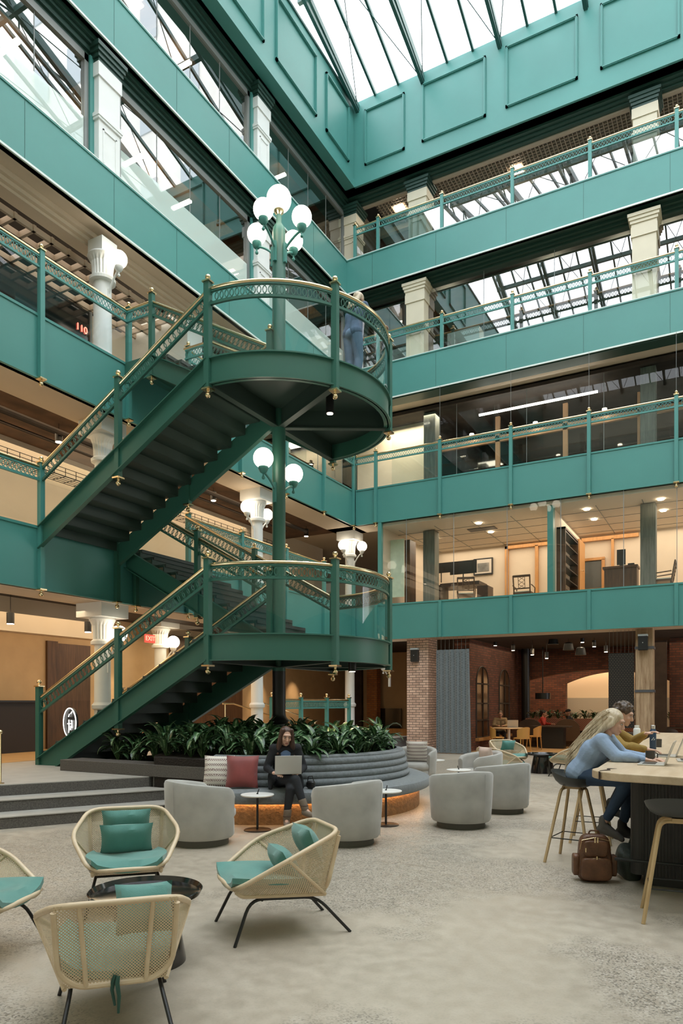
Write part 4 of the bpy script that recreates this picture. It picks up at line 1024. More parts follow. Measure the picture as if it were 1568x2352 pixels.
# -- cafe behind the back arcade
cxx = -7.3
wl = MB().box((cxx-.5, 21.75, 0), (cxx, 27.6, 3.6))
o = struct('wall_left', wl, BRICKD)
DKW = mat('dark_window_frame', (.03, .02, .015), .5)
for i, y in enumerate((22.4, 25.0)):
    t = thing('arched_window', 'tall arched timber window in the brick side wall of the cafe, %s' % ('beside the felt hanging', 'behind the man with the laptop')[i], 'window', (cxx, y+.6, .4))
    arc = [(cxx+.012, y, .4), (cxx+.012, y+1.3, .4)]+[(cxx+.012, y+.65+.65*math.cos(a), 2.2+.55*math.sin(a)) for a in [PI*k/12 for k in range(13)]]
    n_ = len(arc); MB().add(arc, [tuple(range(n_))]).build('pane', mat('warm_pane', (.10, .05, .025), .15, spec=.8), t)
    fr_ = MB().tube(rpoly(arc, .01, 2), .03, 6, True)
    for zz in (.95, 1.5, 2.15): fr_.box((cxx, y, zz), (cxx+.05, y+1.3, zz+.05))
    fr_.box((cxx, y+.62, .4), (cxx+.05, y+.68, 2.7)); fr_.build('frame', DKW, t)
    MB().box((cxx, y-.05, .3), (cxx+.12, y+1.35, .4)).build('sill', ORW, t)
simple('cast_iron_post', MB().cyl((-6.9, 27.2, 0), .16, 3.6, 20), BLACK, 'round black iron post where the brick walls of the cafe meet', 'post', smooth=True)
# back wall with the wide arch: piers, spandrel
def arch_wall(name, Y, d, xa, xb, x0, x1, zs, rise, top, m):
    mb = MB().box((xa, Y, 0), (x0, Y+d, zs)).box((x1, Y, 0), (xb, Y+d, zs))
    n = 24; pts = [(x0+(x1-x0)*i/n, zs+rise*(1-(2*i/n-1)**2)) for i in range(n+1)]
    vs = []
    for (x, z) in pts: vs += [(x, Y, z), (x, Y, top), (x, Y+d, z), (x, Y+d, top)]
    fs = []
    for i in range(n): a_ = 4*i; b_ = 4*i+4; fs += [(a_, b_, b_+1, a_+1), (a_+2, a_+3, b_+3, b_+2), (a_, a_+2, b_+2, b_)]
    mb.add(vs, fs).box((xa, Y, zs), (x0, Y+d, top)).box((x1, Y, zs), (xb, Y+d, top))
    return struct(name, mb, m)
arch_wall('wall_back', 27.6, .5, cxx-.4, XE, -6.98, -1.2, 2.42, .36, 3.6, BRICKD)
arch_wall('wall_back', 30.2, .4, -16, XE, Q(1298, 1600, 30.2).x, -2.0, 2.35, .45, 3.6, BRICKD)
struct('wall_back', MB().box((-16, 31.4, 0), (XE, 31.5, 3.6)), mat('lit_cream_wall', (.82, .68, .50), .7))
mb = MB().box((-16, 31.2, 0), (XE, 31.3, 1.75)); struct('window_%d' % gn, mb, mat('obscured_glass', (.50, .48, .42), .3)); gn += 1
area('ceiling_light', (-6, 30.8, 3.4), (7, .5), 75, WARM); area('ceiling_light', (-6, 29.0, 3.4), (6, .8), 25, WARM)
mb = MB(); qbox(mb, 1397, 1500, 1456, 1672, 20.9, .02)
o = simple('perforated_screen', mb, None, 'black perforated hanging screen beside the brown timber post', 'screen')
m_, nt, p_, tc = texnodes('perforated_black', .4)
sp_ = N(nt, 'ShaderNodeSeparateXYZ'); nt.links.new(tc.outputs['Object'], sp_.inputs[0]); cb_ = N(nt, 'ShaderNodeCombineXYZ'); nt.links.new(sp_.outputs[0], cb_.inputs[0]); nt.links.new(sp_.outputs[2], cb_.inputs[1])
bk = N(nt, 'ShaderNodeTexBrick', Scale=1.0); bk.inputs['Brick Width'].default_value = .075; bk.inputs['Row Height'].default_value = .05; bk.inputs['Mortar Size'].default_value = .0175; bk.inputs['Mortar Smooth'].default_value = 0
nt.links.new(cb_.outputs[0], bk.inputs['Vector'])
cl = mixc(nt, bk.outputs['Fac'], (.10, .075, .055), (.012, .010, .009)); nt.links.new(cl, p_.inputs['Base Color'])
o.data.materials.clear(); o.data.materials.append(m_)
mb = MB()
for k in range(7): X = Q(1399, 1500, 20.9).x+.1*k; mb.tube([(X, 20.91, Q(1400, 1500, 20.9).z), (X, 20.91, 3.6)], .004, 4)
mb.build('wires', GRF, o)
# felt hanging
FELT = mat('grey_felt', (.155, .18, .19), .95, sheen=.4, bump=.5, bscale=60, var=.15, vscale=20)
t = thing('felt_hanging', 'long grey-blue felt hanging with rows of small dark slits', 'hanging', (-7.35, 20.5, 0))
n = 60; vs = []; x0 = Q(1003, 1600, 20.55).x; x1 = Q(1078, 1600, 20.55).x; z0, z1 = .02, Q(1040, 1492, 20.55).z
for i in range(n+1):
    u = i/n; X = x0+(x1-x0)*u
    for (z, k) in ((z0, 1.06), (z1, 1.0)): vs.append((x0+(X-x0)*k-.04*(k-1)*20*0, 20.5+.03*math.sin(u*38), z))
MB().add(vs, [(2*i, 2*i+2, 2*i+3, 2*i+1) for i in range(n)]).build('felt', FELT, t, True)
sl = MB()
for i in range(12):
    for j in range(40):
        X = x0+.03+(x1-x0-.06)*i/11; z = z0+.04+(z1-z0-.1)*(j+.5*(i % 2))/40; yy = 20.5+.03*math.sin((X-x0)/(x1-x0)*38)-.006
        sl.add([(X-.011, yy, z-.014), (X+.011, yy, z-.014), (X+.002, yy-.004, z+.016)], [(0, 1, 2)])
sl.build('slits', BLACK, t, kind='stuff')
mb = MB()
for i in range(8): X = x0+(x1-x0)*(i+.2)/8; mb.tube([(X, 20.5, z1), (X, 20.5, ZB[0])], .004, 4)
mb.build('wires', GRF, t)
# cafe pendants
GUN = mat('gunmetal', (.006, .009, .011), .5)
zc = 3.6
for i, (px, py) in enumerate(((1270, 1472), (1305, 1485), (1333, 1496))):
    q = Q(px, py, 23.5); t = thing('dome_pendant', 'dark bell-shaped pendant lamp in the cafe, %s' % ('highest of the trio', 'middle of the trio', 'lowest of the trio')[i], 'pendant lamp', q)
    MB().lathe([(.17, -.12), (.165, -.08), (.13, .1), (.09, .13), (.0, .14)], q, 24).build('shade', GUN, t, True)
    MB().tube([q+Vector((0, 0, .13)), (q.x, q.y, zc)], .005, 5).build('cord', BLACK, t)
for i, (px, py) in enumerate(((1178, 1487), (1222, 1497), (1255, 1505), (1364, 1478), (1391, 1490), (1137, 1476), (1337, 1468))):
    q = Q(px, py, 23.5); t = thing('cylinder_spot', 'black cylinder ceiling spot in the cafe, %s' % ('over the man with the laptop', 'over the orange chairs', 'lower one behind the orange chairs', 'beside the lowest bell pendant', 'close to the perforated screen', 'beside the felt hanging', 'above the two smaller bell pendants')[i], 'spotlight', q)
    MB().cyl((q.x, q.y, q.z-.1), .06, .2, 16).tube([q, (q.x, q.y, zc)], .008, 5).build('housing', BLACK, t, True)
    MB().cyl((q.x, q.y, q.z-.108), .05, .01, 16).build('lens', LAMP, t)
q = Q(1246, 1599, 26.5); t = thing('drum_pendant', 'wide black drum pendant lamp hanging in front of the arch', 'pendant lamp', q)
MB().lathe([(.27, -.11), (.27, .12), (.0, .12)], q, 28).tube([q+Vector((0, 0, .1)), (q.x, q.y, zc)], .02, 6).build('shade', BLACK, t, True)
MB().cyl((q.x, q.y, q.z-.10), .26, .01, 28).build('diffuser', mat('soft_glow', (1, .9, .7), .4, emit=4, ecolor=(1, .85, .6)), t)
spot('cafe_beam', (-5.6, 23.4, 3.4), 60, 110); spot('cafe_beam', (-3.2, 23.4, 3.4), 45, 110)
# ------------------------------------------------ planter and round bench
BX, BY = -6.25, 9.34
GREYF = mat('grey_wool', (.17, .19, .20), .9, sheen=.3, bump=.35, bscale=120, var=.18, vscale=25)
ROUGH = mat('bronze_textured_base', (.36, .20, .09), .55, bump=1.0, bscale=28, var=.25, vscale=14)
A0, A1 = math.radians(-83), math.radians(75)
bn = thing('curved_bench', 'round grey upholstered bench wrapping the planting on a glowing bronze base', 'bench', (BX+1.2, BY-1.8, 0))
MB().lathe([(1.6, 0), (2.20, 0), (2.20, .27), (1.6, .27)], (BX, BY, 0), 60, A0, A1).build('base', ROUGH, bn, True)
MB().lathe([(1.75, .27), (2.28, .27), (2.35, .30), (2.37, .36), (2.35, .42), (2.26, .455), (2.0, .46), (1.8, .44)], (BX, BY, 0), 60, A0, A1).build('seat_cushion', GREYF, bn, True)
for k in range(4):
    r = 2.00-.022*k; z = .505+.088*k
    MB().tube([(BX+r*math.cos(a), BY+r*math.sin(a), z) for a in [A0+(A1-A0)*i/56 for i in range(57)]], .052, 12).build('back_roll', GREYF, bn, True)
MB().lathe([(1.9, .4), (1.99, .4), (1.95, .84), (1.85, .86)], (BX, BY, 0), 60, A0, A1).build('back_board', GREYF, bn, True)
LED = mat('amber_strip', (1, .62, .25), .4, emit=6, ecolor=(1, .55, .22))
MB().lathe([(2.205, .264), (2.235, .264), (2.235, .269), (2.205, .269)], (BX, BY, 0), 60, A0, A1).build('light_strip', LED, bn, label='amber light strip under the seat edge')
SOIL = mat('dark_soil', (.02, .014, .01), .95, bump=1, bscale=40)
pl = thing('stone_planter', 'grey granite planting bed with a low ledge under the stair', 'planter', (-7.5, 9, .45))
MB().box((-9.53, 7.9, .452), (-5.9, 8.35, .63)).build('ledge', STONE, pl, bev=.006)
MB().box((-7.55, 7.93, 0), (-5.9, 8.4, .452)).build('riser', STONE, pl)
pg = [(BX+1.9*math.cos(a), BY+1.9*math.sin(a)) for a in [math.radians(-83+(228.3+83)*i/60) for i in range(61)]]+[(-5.98, 7.92)]
MB().prism(pg, 0, .74).box((-9.4, 8.35, .452), (-6.2, 10.2, .58)).build('soil', SOIL, pl)
LEAF = bpy.data.materials.new('variegated_leaf'); LEAF.use_nodes = True
nt = LEAF.node_tree; p_ = nt.nodes['Principled BSDF']; p_.inputs['Roughness'].default_value = .3
uvn = nt.nodes.new('ShaderNodeUVMap'); sp_ = nt.nodes.new('ShaderNodeSeparateXYZ'); nt.links.new(uvn.outputs[0], sp_.inputs[0])
tcn = nt.nodes.new('ShaderNodeTexCoord'); nz = N(nt, 'ShaderNodeTexNoise', Scale=22.0, Detail=3.0); nt.links.new(tcn.outputs['Object'], nz.inputs['Vector'])
ms = N(nt, 'ShaderNodeMath', operation='SUBTRACT'); ms.inputs[0].default_value = .5; nt.links.new(sp_.outputs[0], ms.inputs[1])
ab = N(nt, 'ShaderNodeMath', operation='ABSOLUTE'); nt.links.new(ms.outputs[0], ab.inputs[0])
ad = N(nt, 'ShaderNodeMath', operation='MULTIPLY_ADD'); nt.links.new(nz.outputs['Fac'], ad.inputs[0]); ad.inputs[1].default_value = .55; nt.links.new(ab.outputs[0], ad.inputs[2])
cc = ramp(nt, ad.outputs[0], [(.27, (.34, .44, .27)), (.40, (.06, .14, .05)), (.75, (.016, .045, .018))])
nt.links.new(cc, p_.inputs['Base Color'])
def leaf(mb, base, az, el, L, wd, droop, uvs=True):
    n = 5; vs = []; uv = []; d = Vector((math.cos(az), math.sin(az), 0)); s = Vector((-d.y, d.x, 0)); p = Vector(base); e = el
    for i in range(n+1):
        t = i/n; w = wd*math.sin(PI*min(1, t*.93+.07))**.8*(1-t*.15) if t < 1 else 0
        up = Vector((-d.x*math.sin(e), -d.y*math.sin(e), math.cos(e)))
        vs += [p-s*w+up*w*.35, p.copy(), p+s*w+up*w*.35]; uv += [(0, t), (.5, t), (1, t)]
        p = p+(d*math.cos(e)+Vector((0, 0, math.sin(e))))*L/n; e -= droop/n
    fs = []
    for i in range(n): a = 3*i; fs += [(a, a+1, a+4, a+3), (a+1, a+2, a+5, a+4)]
    mb.add(vs, fs, uv)
PL = []
for v in range(5):
    rr = random.Random(20+v); mb = MB(); stt = MB()
    for i in range(26):
        az = rr.uniform(0, 2*PI); el = rr.uniform(.1, 1.35); h = rr.uniform(.10, .34); r0 = rr.uniform(0, .12)
        b = Vector((r0*math.cos(az), r0*math.sin(az), h)); stt.tube([(0, 0, 0), b], .006, 4)
        leaf(mb, b, az, el, rr.uniform(.2, .34), rr.uniform(.036, .055), rr.uniform(.8, 2.2))
    t = thing('leafy_plant', 'glossy dark green plant with pale-veined leaves in the planting bed', 'plant', (0, 0, 0), 'plants in the bed behind the bench', world=False)
    stt.build('stems', mat('green_stem', (.06, .12, .04), .5), t); mb.build('leaves', LEAF, t, True)
    PL.append(t)
pts = []; rr = random.Random(3)
def okp(x, y, d): return not (y < 8.15 and x < -5.75) and all((x-a)**2+(y-b)**2 > d*d for a, b in pts) and (x-CX)**2+(y-CY)**2 > .36**2
tries = 0
while len(pts) < 74 and tries < 9000:
    tries += 1; a = rr.uniform(0, 2*PI); r = 1.78*math.sqrt(rr.random()); x, y = BX+r*math.cos(a), BY+r*math.sin(a)
    if okp(x, y, .265): pts.append((x, y))
nd = len(pts)
for _ in range(1500):
    x, y = rr.uniform(-8.95, -6.6), rr.uniform(8.45, 10.0)
    if math.hypot(x-BX, y-BY) > 1.95 and okp(x, y, .29): pts.append((x, y))
used = set()
for i, (x, y) in enumerate(pts):
    v = i % 5; z = .72 if i < nd else .56; o = PL[v]
    if v in used: o = dup(PL[v])
    used.add(v); o.location = (x, y, z); o.rotation_euler = (0, 0, rr.uniform(0, 6.28)); s = rr.uniform(.85, 1.18); o.scale = (s, s, s*rr.uniform(.95, 1.15))

# ------------------------------------------------ soft goods helper: cushion
def cushion_mesh(name, w, h, t, m, n=10, crease=0):
    mb = MB(); vs = []; uv = []
    for sgn in (1, -1):
        for j in range(n+1):
            for i in range(n+1):
                u, v = 2*i/n-1, 2*j/n-1; k = (1-abs(u)**2.6)*(1-abs(v)**2.6)
                pin = 1-.07*(1-abs(v)**2)*abs(u)**3; pin2 = 1-.07*(1-abs(u)**2)*abs(v)**3
                d = sgn*t/2*max(0, k)**.5+crease*math.sin(5*u+3*v)*k*.5
                vs.append((u*w/2*pin, d, v*h/2*pin2))
    m1 = (n+1)**2; fs = []
    for j in range(n):
        for i in range(n):
            a = j*(n+1)+i; fs.append((a, a+n+1, a+n+2, a+1)); b = m1+a; fs.append((b, b+1, b+n+2, b+n+1))
    mb.add(vs, fs); return mb.mesh(name, m, True)
def cushion(label, loc, w, h, t, m, rz=0, tilt=-.2, group=None):
    o = link('cushion', cushion_mesh('cushion', w, h, t, m, crease=.01)); o.location = loc; o.rotation_euler = (tilt, 0, rz)
    return tag(o, label, 'cushion', group)
TEALF = mat('teal_fabric', (.10, .27, .235), .85, sheen=.4, bump=.15, bscale=200, var=.05, vscale=12)
RED = mat('red_velvet', (.22, .035, .03), .6, sheen=.6, var=.15, vscale=6)
PINK = mat('blush_fabric', (.70, .55, .47), .85, var=.05)
def stripe_mat():
    m, nt, p, tc = texnodes('striped_weave', .9)
    sp = N(nt, 'ShaderNodeSeparateXYZ'); nt.links.new(tc.outputs['Object'], sp.inputs[0])
    mm = N(nt, 'ShaderNodeMath', operation='MULTIPLY'); mm.inputs[1].default_value = 15.0; nt.links.new(sp.outputs[2], mm.inputs[0])
    fr = N(nt, 'ShaderNodeMath', operation='FRACT'); nt.links.new(mm.outputs[0], fr.inputs[0])
    ck = N(nt, 'ShaderNodeTexChecker', Scale=70.0); nt.links.new(tc.outputs['Object'], ck.inputs[0]); ck.inputs[1].default_value = (.18, .10, .10, 1); ck.inputs[2].default_value = (.7, .65, .58, 1)
    f = ramp(nt, fr.outputs[0], [(.38, (0, 0, 0)), (.42, (1, 1, 1)), (.85, (1, 1, 1)), (.9, (.3, .3, .3))])
    c = mixc(nt, f, ck.outputs[0], (.72, .67, .60)); nt.links.new(c, p.inputs['Base Color']); return m
STRIPE = stripe_mat()
def onbench(px, py, z, r, extra=0):
    """point of the bench seat seen at photo column px"""
    best = None
    for i in range(400):
        a = A0+(A1-A0)*i/399; x, y = BX+r*math.cos(a), BY+r*math.sin(a)
        rr_ = x*math.cos(YAW)+y*math.sin(YAW); d = -x*math.sin(YAW)+y*math.cos(YAW); q = 784+FPX*rr_/d
        if math.cos(a)*(-x)+math.sin(a)*(-y) > 0 and (best is None or abs(q-px) < best[0]): best = (abs(q-px), a, x, y)
    return best[1], best[2], best[3]
a, x, y = onbench(502, 0, 0, 2.06); cushion('cream cushion with woven brown stripes leaning behind the red one', (x, y, .66), .42, .42, .14, STRIPE, a+PI/2+.15, -.22)
a, x, y = onbench(556, 0, 0, 2.14); cushion('dark red velvet cushion on the grey bench', (x, y, .67), .42, .42, .15, RED, a+PI/2+.1, -.22)

# ------------------------------------------------ barrel chairs
VELV = mat('pale_grey_velvet', (.385, .375, .345), .75, sheen=.5, var=.12, vscale=5)
VDK = mat('taupe_plinth', (.12, .115, .095), .7)
def barrel_chair(label):
    t = thing('barrel_armchair', label, 'armchair', (0, 0, 0), 'grey barrel armchairs', world=False)
    MB().cyl((0, 0, 0), .30, .075, 40).build('plinth', VDK, t, True)
    # shell: wraps from one arm round the back to the other
    n = 48; prof_n = 12; vs = []; a0, a1 = math.radians(-40), math.radians(220)
    half = (a1-a0)/2
    for i in range(n+1):
        a = a0+(a1-a0)*i/n; k = abs(a-(a0+a1)/2)/half       # 0 at the back, 1 at the arm fronts
        top = .72-.10*k**1.4; top -= .05*max(0, (k-.9)/.1)**2
        th = .10; ring = []
        ca, sa = math.cos(a), -math.sin(a)
        for (f, r, z) in ((0, .352, .08), (0, .372, .11), (0, .385, .3), (0, .395, .5), (0, .40, top-.045), (0, .388, top-.012), (0, .362, top), (0, .335, top-.008), (0, .318, top-.03), (0, .312, top-.06), (0, .31, .3), (0, .31, .2)):
            vs.append((r*ca, r*sa, z))
    m = prof_n; fs = []
    for i in range(n):
        for q in range(m): fs.append((i*m+q, i*m+(q+1) % m, (i+1)*m+(q+1) % m, (i+1)*m+q))
    fs += [tuple(range(m-1, -1, -1)), tuple(n*m+q for q in range(m))]
    MB().add(vs, fs).build('shell', VELV, t, True)
    MB().lathe([(.33, .08), (.345, .1), (.345, .26), (.33, .28)], (0, .02, 0), 40).build('seat_base', VELV, t, True)
    MB().lathe([(.0, .28), (.315, .28), (.335, .31), (.335, .36), (.31, .395), (.25, .405), (0, .41)], (0, .05, 0), 40).build('seat_cushion', VELV, t, True)
    # vertical seam down the back
    MB().tube([(.12, -.374, .1), (.125, -.385, .4), (.125, -.388, .68)], .003, 5).build('seam', VELV, t)
    return t
cr = Vector((math.cos(YAW), math.sin(YAW), 0)); cf = Vector((-math.sin(YAW), math.cos(YAW), 0))
def face(u): return math.atan2(u.y, u.x)-PI/2
bc = barrel_chair('pale grey barrel armchair turned toward the bench, beside the granite steps')
spots = [((462, 1936), cr*.8+cf*.6, None), ((796, 1935), -cr*.75+cf*.65, 'pale grey barrel armchair with its back to us between the two white side tables'),
         ((1058, 1897), -cr*.3+cf*.9, 'pale grey barrel armchair standing free in the middle of the floor'),
         ((1152, 1864), -cr*.5+cf*.8, 'pale grey barrel armchair just behind the free-standing one'),
         ((1100, 1820), -cr*.9-cf*.25, 'pale grey barrel armchair holding a blush cushion'),
         ((955, 1800), -cr*.25-cf*.9, 'pale grey barrel armchair holding a striped cushion beside the brick pier')]
for i, (pp, u, lb) in enumerate(spots):
    o = bc if i == 0 else dup(bc, label=lb)
    g = G(*pp); o.location = (g.x, g.y, 0); o.rotation_euler = (0, 0, face(u))
g = G(1100, 1820); u = (-cr*.9-cf*.25).normalized(); cushion('blush pink cushion standing in a grey barrel armchair', (g.x-u.x*.14, g.y-u.y*.14, .60), .40, .38, .13, PINK, face(u)+PI+.1, .18)
g = G(955, 1800); u = (-cr*.25-cf*.9).normalized(); cushion('cream cushion with dark woven stripes in the barrel armchair by the brick pier', (g.x-u.x*.12, g.y-u.y*.12, .61), .42, .42, .13, STRIPE, face(u)+PI, .18)

# ------------------------------------------------ small side tables
WTOP = mat('white_laminate', (.85, .84, .80), .3)
def side_table(label):
    t = thing('side_table', label, 'side table', (0, 0, 0), 'small white side tables', world=False)
    MB().lathe([(0, .418), (.19, .418), (.203, .428), (.203, .436), (.198, .44), (0, .44)], (0, 0, 0), 40).build('table_top', WTOP, t, True)
    MB().cyl((0, 0, .01), .014, .41, 12).build('stem', BLACK, t, True)
    MB().lathe([(.165, 0), (.165, .008), (.155, .014), (.02, .016)], (0, 0, 0), 36).build('foot', mat('dark_bronze', (.06, .04, .03), .4, .6), t, True)
    MB().cyl((0, 0, .44), .012, .012, 12).obox((.012, 0, .475), (.012, .006, .055), .4, .35).build('tuner_knob', BLACK, t, label='small black upright clip')
    return t
s0 = side_table('small round white table in front of the red cushion')
for i, (pp, lb) in enumerate((((591, 1907), None), ((886, 1895), 'small round white table beside the bench end'), ((997, 1797), 'small round white table in front of the brick pier'), ((1053, 1828), 'small round white table mostly hidden by a barrel armchair'))):
    o = s0 if i == 0 else dup(s0, label=lb); g = G(*pp); o.location = (g.x, g.y, 0); o.rotation_euler = (0, 0, i)

# ------------------------------------------------ cane chairs
RIM = wood_mat('pale_ash', (.60, .45, .29), (.74, .60, .42), 'X', rough=.4, streak=3)
def cane_mat(open_=True):
    m = bpy.data.materials.new('woven_cane'); m.use_nodes = True; nt = m.node_tree; p = nt.nodes['Principled BSDF']; out = nt.nodes['Material Output']
    uv = nt.nodes.new('ShaderNodeUVMap'); sc = N(nt, 'ShaderNodeVectorMath', operation='SCALE'); sc.inputs['Scale'].default_value = 62.0; nt.links.new(uv.outputs[0], sc.inputs[0])
    # staggered round openings
    def grid(off):
        a = N(nt, 'ShaderNodeVectorMath', operation='ADD'); a.inputs[1].default_value = (off, off, 0); nt.links.new(sc.outputs[0], a.inputs[0])
        f = N(nt, 'ShaderNodeVectorMath', operation='FRACTION'); nt.links.new(a.outputs[0], f.inputs[0])
        s = N(nt, 'ShaderNodeVectorMath', operation='DISTANCE'); s.inputs[1].default_value = (.5, .5, 0); nt.links.new(f.outputs[0], s.inputs[0])
        l = N(nt, 'ShaderNodeMath', operation='LESS_THAN'); l.inputs[1].default_value = .20; nt.links.new(s.outputs['Value'], l.inputs[0]); return l
    a, b = grid(0), grid(.5); mx = N(nt, 'ShaderNodeMath', operation='MAXIMUM'); nt.links.new(a.outputs[0], mx.inputs[0]); nt.links.new(b.outputs[0], mx.inputs[1])
    p.inputs['Base Color'].default_value = (.62, .50, .34, 1); p.inputs['Roughness'].default_value = .6
    tr = nt.nodes.new('ShaderNodeBsdfTransparent'); ms = nt.nodes.new('ShaderNodeMixShader')
    nt.links.new(mx.outputs[0], ms.inputs[0]); nt.links.new(p.outputs[0], ms.inputs[1]); nt.links.new(tr.outputs[0], ms.inputs[2]); nt.links.new(ms.outputs[0], out.inputs[0])
    MATS['woven_cane'] = m; return m
CANE = cane_mat()
def lerp(a, b, t): return a*(1-t)+b*t
def cane_chair(label, pillows=True):
    t = thing('cane_armchair', label, 'armchair', (0, 0, 0), 'cane lounge chairs', world=False)
    def V(x, y, z): return Vector((x, y, z))
    T = lambda s: V(.285*s, -.36, .69); A = lambda s: V(.40*s, .03, .55); F = lambda s: V(.26*s, .36, .345); B = lambda s: V(.24*s, -.27, .265); K = lambda s: V(.24*s, .30, .30)
    loop = [T(-1), T(1), A(1), F(1), F(-1), A(-1)]
    MB().tube(rpoly(loop, .12, 5), .0165, 10, True).build('rim', RIM, t, True)
    fr = MB()
    for s in (-1, 1):
        fr.tube([A(s)+V(-.01*s, 0, -.01), B(s)], .012, 8).tube([V(.17*s, -.36, .685), V(.14*s, -.275, .265)], .012, 8)
        fr.tube(rpoly([F(s)+V(-.02*s, -.02, -.01), K(s), B(s)], .03, 3, False), .013, 8)
    fr.tube(rpoly([T(-1)+V(.0, .01, -.03), B(-1)+V(-.03, -.01, .08), B(-1)+V(.06, 0, 0), B(1)+V(-.06, 0, 0), B(1)+V(.03, -.01, .08), T(1)+V(0, .01, -.03)], .12, 5, False), .015, 8)
    fr.build('frame_struts', RIM, t, True)
    cn = MB()
    def panel(a, b, c, d, n=8, bulge=0):
        """a-b top edge, d-c bottom edge; uv in metres"""
        w = ((b-a).length+(c-d).length)/2; h = ((d-a).length+(c-b).length)/2; nrm = (b-a).cross(d-a).normalized()
        vs = []; uv = []
        for j in range(n+1):
            for i in range(n+1):
                u, v = i/n, j/n; p = lerp(lerp(a, b, u), lerp(d, c, u), v)+nrm*bulge*math.sin(PI*u)*math.sin(PI*v); vs.append(p)
                lw = lerp((b-a).length, (c-d).length, v); uv.append(((u-.5)*lw+.5, v*h))
        cn.add(vs, [(j*(n+1)+i, j*(n+1)+i+1, (j+1)*(n+1)+i+1, (j+1)*(n+1)+i) for j in range(n) for i in range(n)], uv)
    t1, t2, a1, a2, f1, f2, b1, b2, k1, k2 = T(-1), T(1), A(-1), A(1), F(-1), F(1), B(-1), B(1), K(-1), K(1)
    panel(t1, t2, b2, b1, bulge=.015)
    for (tt, aa, ff, bb, kk) in ((t1, a1, f1, b1, k1), (t2, a2, f2, b2, k2)):
        panel(tt, aa, lerp(aa, bb, .999), bb); panel(aa, ff, kk, bb)
    panel(b1, b2, k2, k1); panel(k1, k2, f2, f1)
    cn.build('woven_cane', CANE, t, True, label='woven cane shell')
    lg = MB()
    for s in (-1, 1):
        MB().tube(rpoly([V(.29*s, .36, 0), V(.22*s, .24, .275), V(.21*s, -.22, .245), V(.27*s, -.44, 0)], .09, 5, False), .011, 8).build('leg_frame', BLACK, t, True)
    for y in (.16, -.16): lg.tube([V(-.215, y, .26), V(.215, y, .26)], .009, 8)
    lg.build('cross_bars', BLACK, t, True)
    # seat pad following the shell
    vs = []; n = 12
    for sg in (0, 1):
        for j in range(n+1):
            for i in range(n+1):
                u, v = 2*i/n-1, j/n; w = .225+.07*math.sin(PI*min(1, v*.8+.1)); x = u*w; y = -.22+.585*v
                ed = (1-abs(u)**4)*(1-abs(2*v-1)**6); z = .275+.045*v+.055*abs(u)**2.2+(.035+.05*ed**.5 if sg else 0)
                z += .012*math.sin(9*v+u*4)*sg*ed
                if abs(u) > .9 : z += .02
                vs.append((x, y, z))
    m1 = (n+1)**2; fs = []
    for j in range(n):
        for i in range(n):
            a = j*(n+1)+i; fs += [(a, a+n+1, a+n+2, a+1), (m1+a, m1+a+1, m1+a+n+2, m1+a+n+1)]
    for i in range(n):
        for (p, q) in ((i, i+1), (n*(n+1)+i+1, n*(n+1)+i), ((i+1)*(n+1), i*(n+1)), (i*(n+1)+n, (i+1)*(n+1)+n)): fs.append((p, q, m1+q, m1+p))
    MB().add(vs, fs).build('seat_pad', TEALF, t, True)
    return t
def cane_at(o, c, u, pills, labs):
    o.location = (c.x, c.y, 0); rz = face(u); o.rotation_euler = (0, 0, rz); u = u.normalized(); rt = Vector((u.y, -u.x, 0))
    for (dx, dy, z, w, h, tl, lab, m) in pills:
        q = Vector((c.x, c.y, 0))+u*dy+rt*dx; cushion(lab, (q.x, q.y, z), w, h, .13, m, rz+PI, tl)
c1 = cane_chair('cane lounge chair facing us with two teal pillows, in front of the steps')
cane_at(c1, G(291, 2076), Vector((.72, -.69, 0)), [(.0, -.24, .585, .38, .24, .32, 'teal pillow resting higher behind the other in the chair facing us', TEALF), (0, -.10, .485, .40, .27, .40, 'larger teal pillow lying in front in the chair facing us', TEALF)], None)
c2 = dup(c1, label='cane lounge chair seen side on in the middle, facing the black tray table')
cane_at(c2, Vector((-2.75, 4.08, 0)), Vector((-.47, -.57, 0)), [(-.0, -.22, .58, .38, .24, .40, 'teal pillow against the back of the side-on cane chair', TEALF), (.0, -.05, .455, .38, .24, .55, 'teal pillow sliding forward in the side-on cane chair', TEALF)], None)
c3 = dup(c1, label='cane lounge chair seen from behind with a green tie hanging below it', scale=.94)
cane_at(c3, Vector((-2.69, 2.56, 0)), Vector((-.74, .67, 0)), [(.13, -.19, .57, .27, .24, .42, 'teal pillow just showing over the back of the chair seen from behind', TEALF)], None)
c4 = dup(c1, label='cane lounge chair cut off by the picture edge beside the one seen from behind')
cane_at(c4, Vector((-4.12, 2.72, 0)), Vector((.92, .38, 0)), [], None)
u3 = Vector((-.74, .67, 0)).normalized(); q = Vector((-2.69, 2.56, 0))-u3*.27
tie = MB()
for k, dx in ((0, -.008), (1, .01)):
    tie.tube([(q.x+dx, q.y, .29), (q.x+dx*1.5, q.y-.01, .26), (q.x+dx*2.5-.004, q.y-.004, .22-.02*k), (q.x+dx*1.2, q.y, .15-.03*k)], [.010, .011, .009, .006], 6)
simple('cushion_tie', tie, mat('dark_green_ribbon', (.03, .09, .07), .8), 'dark green cushion tie hanging behind the chair seen from behind', 'tie', smooth=True)
ct2 = G(1243, 1776)
c5 = dup(c1, label='distant cane chair with a teal pillow behind the far black table'); cc_ = G(1168, 1772); cane_at(c5, cc_, Vector((.75, -.65, 0)), [(-.1, -.18, .58, .36, .24, .35, 'teal pillow in the distant cane chair', TEALF)], None)
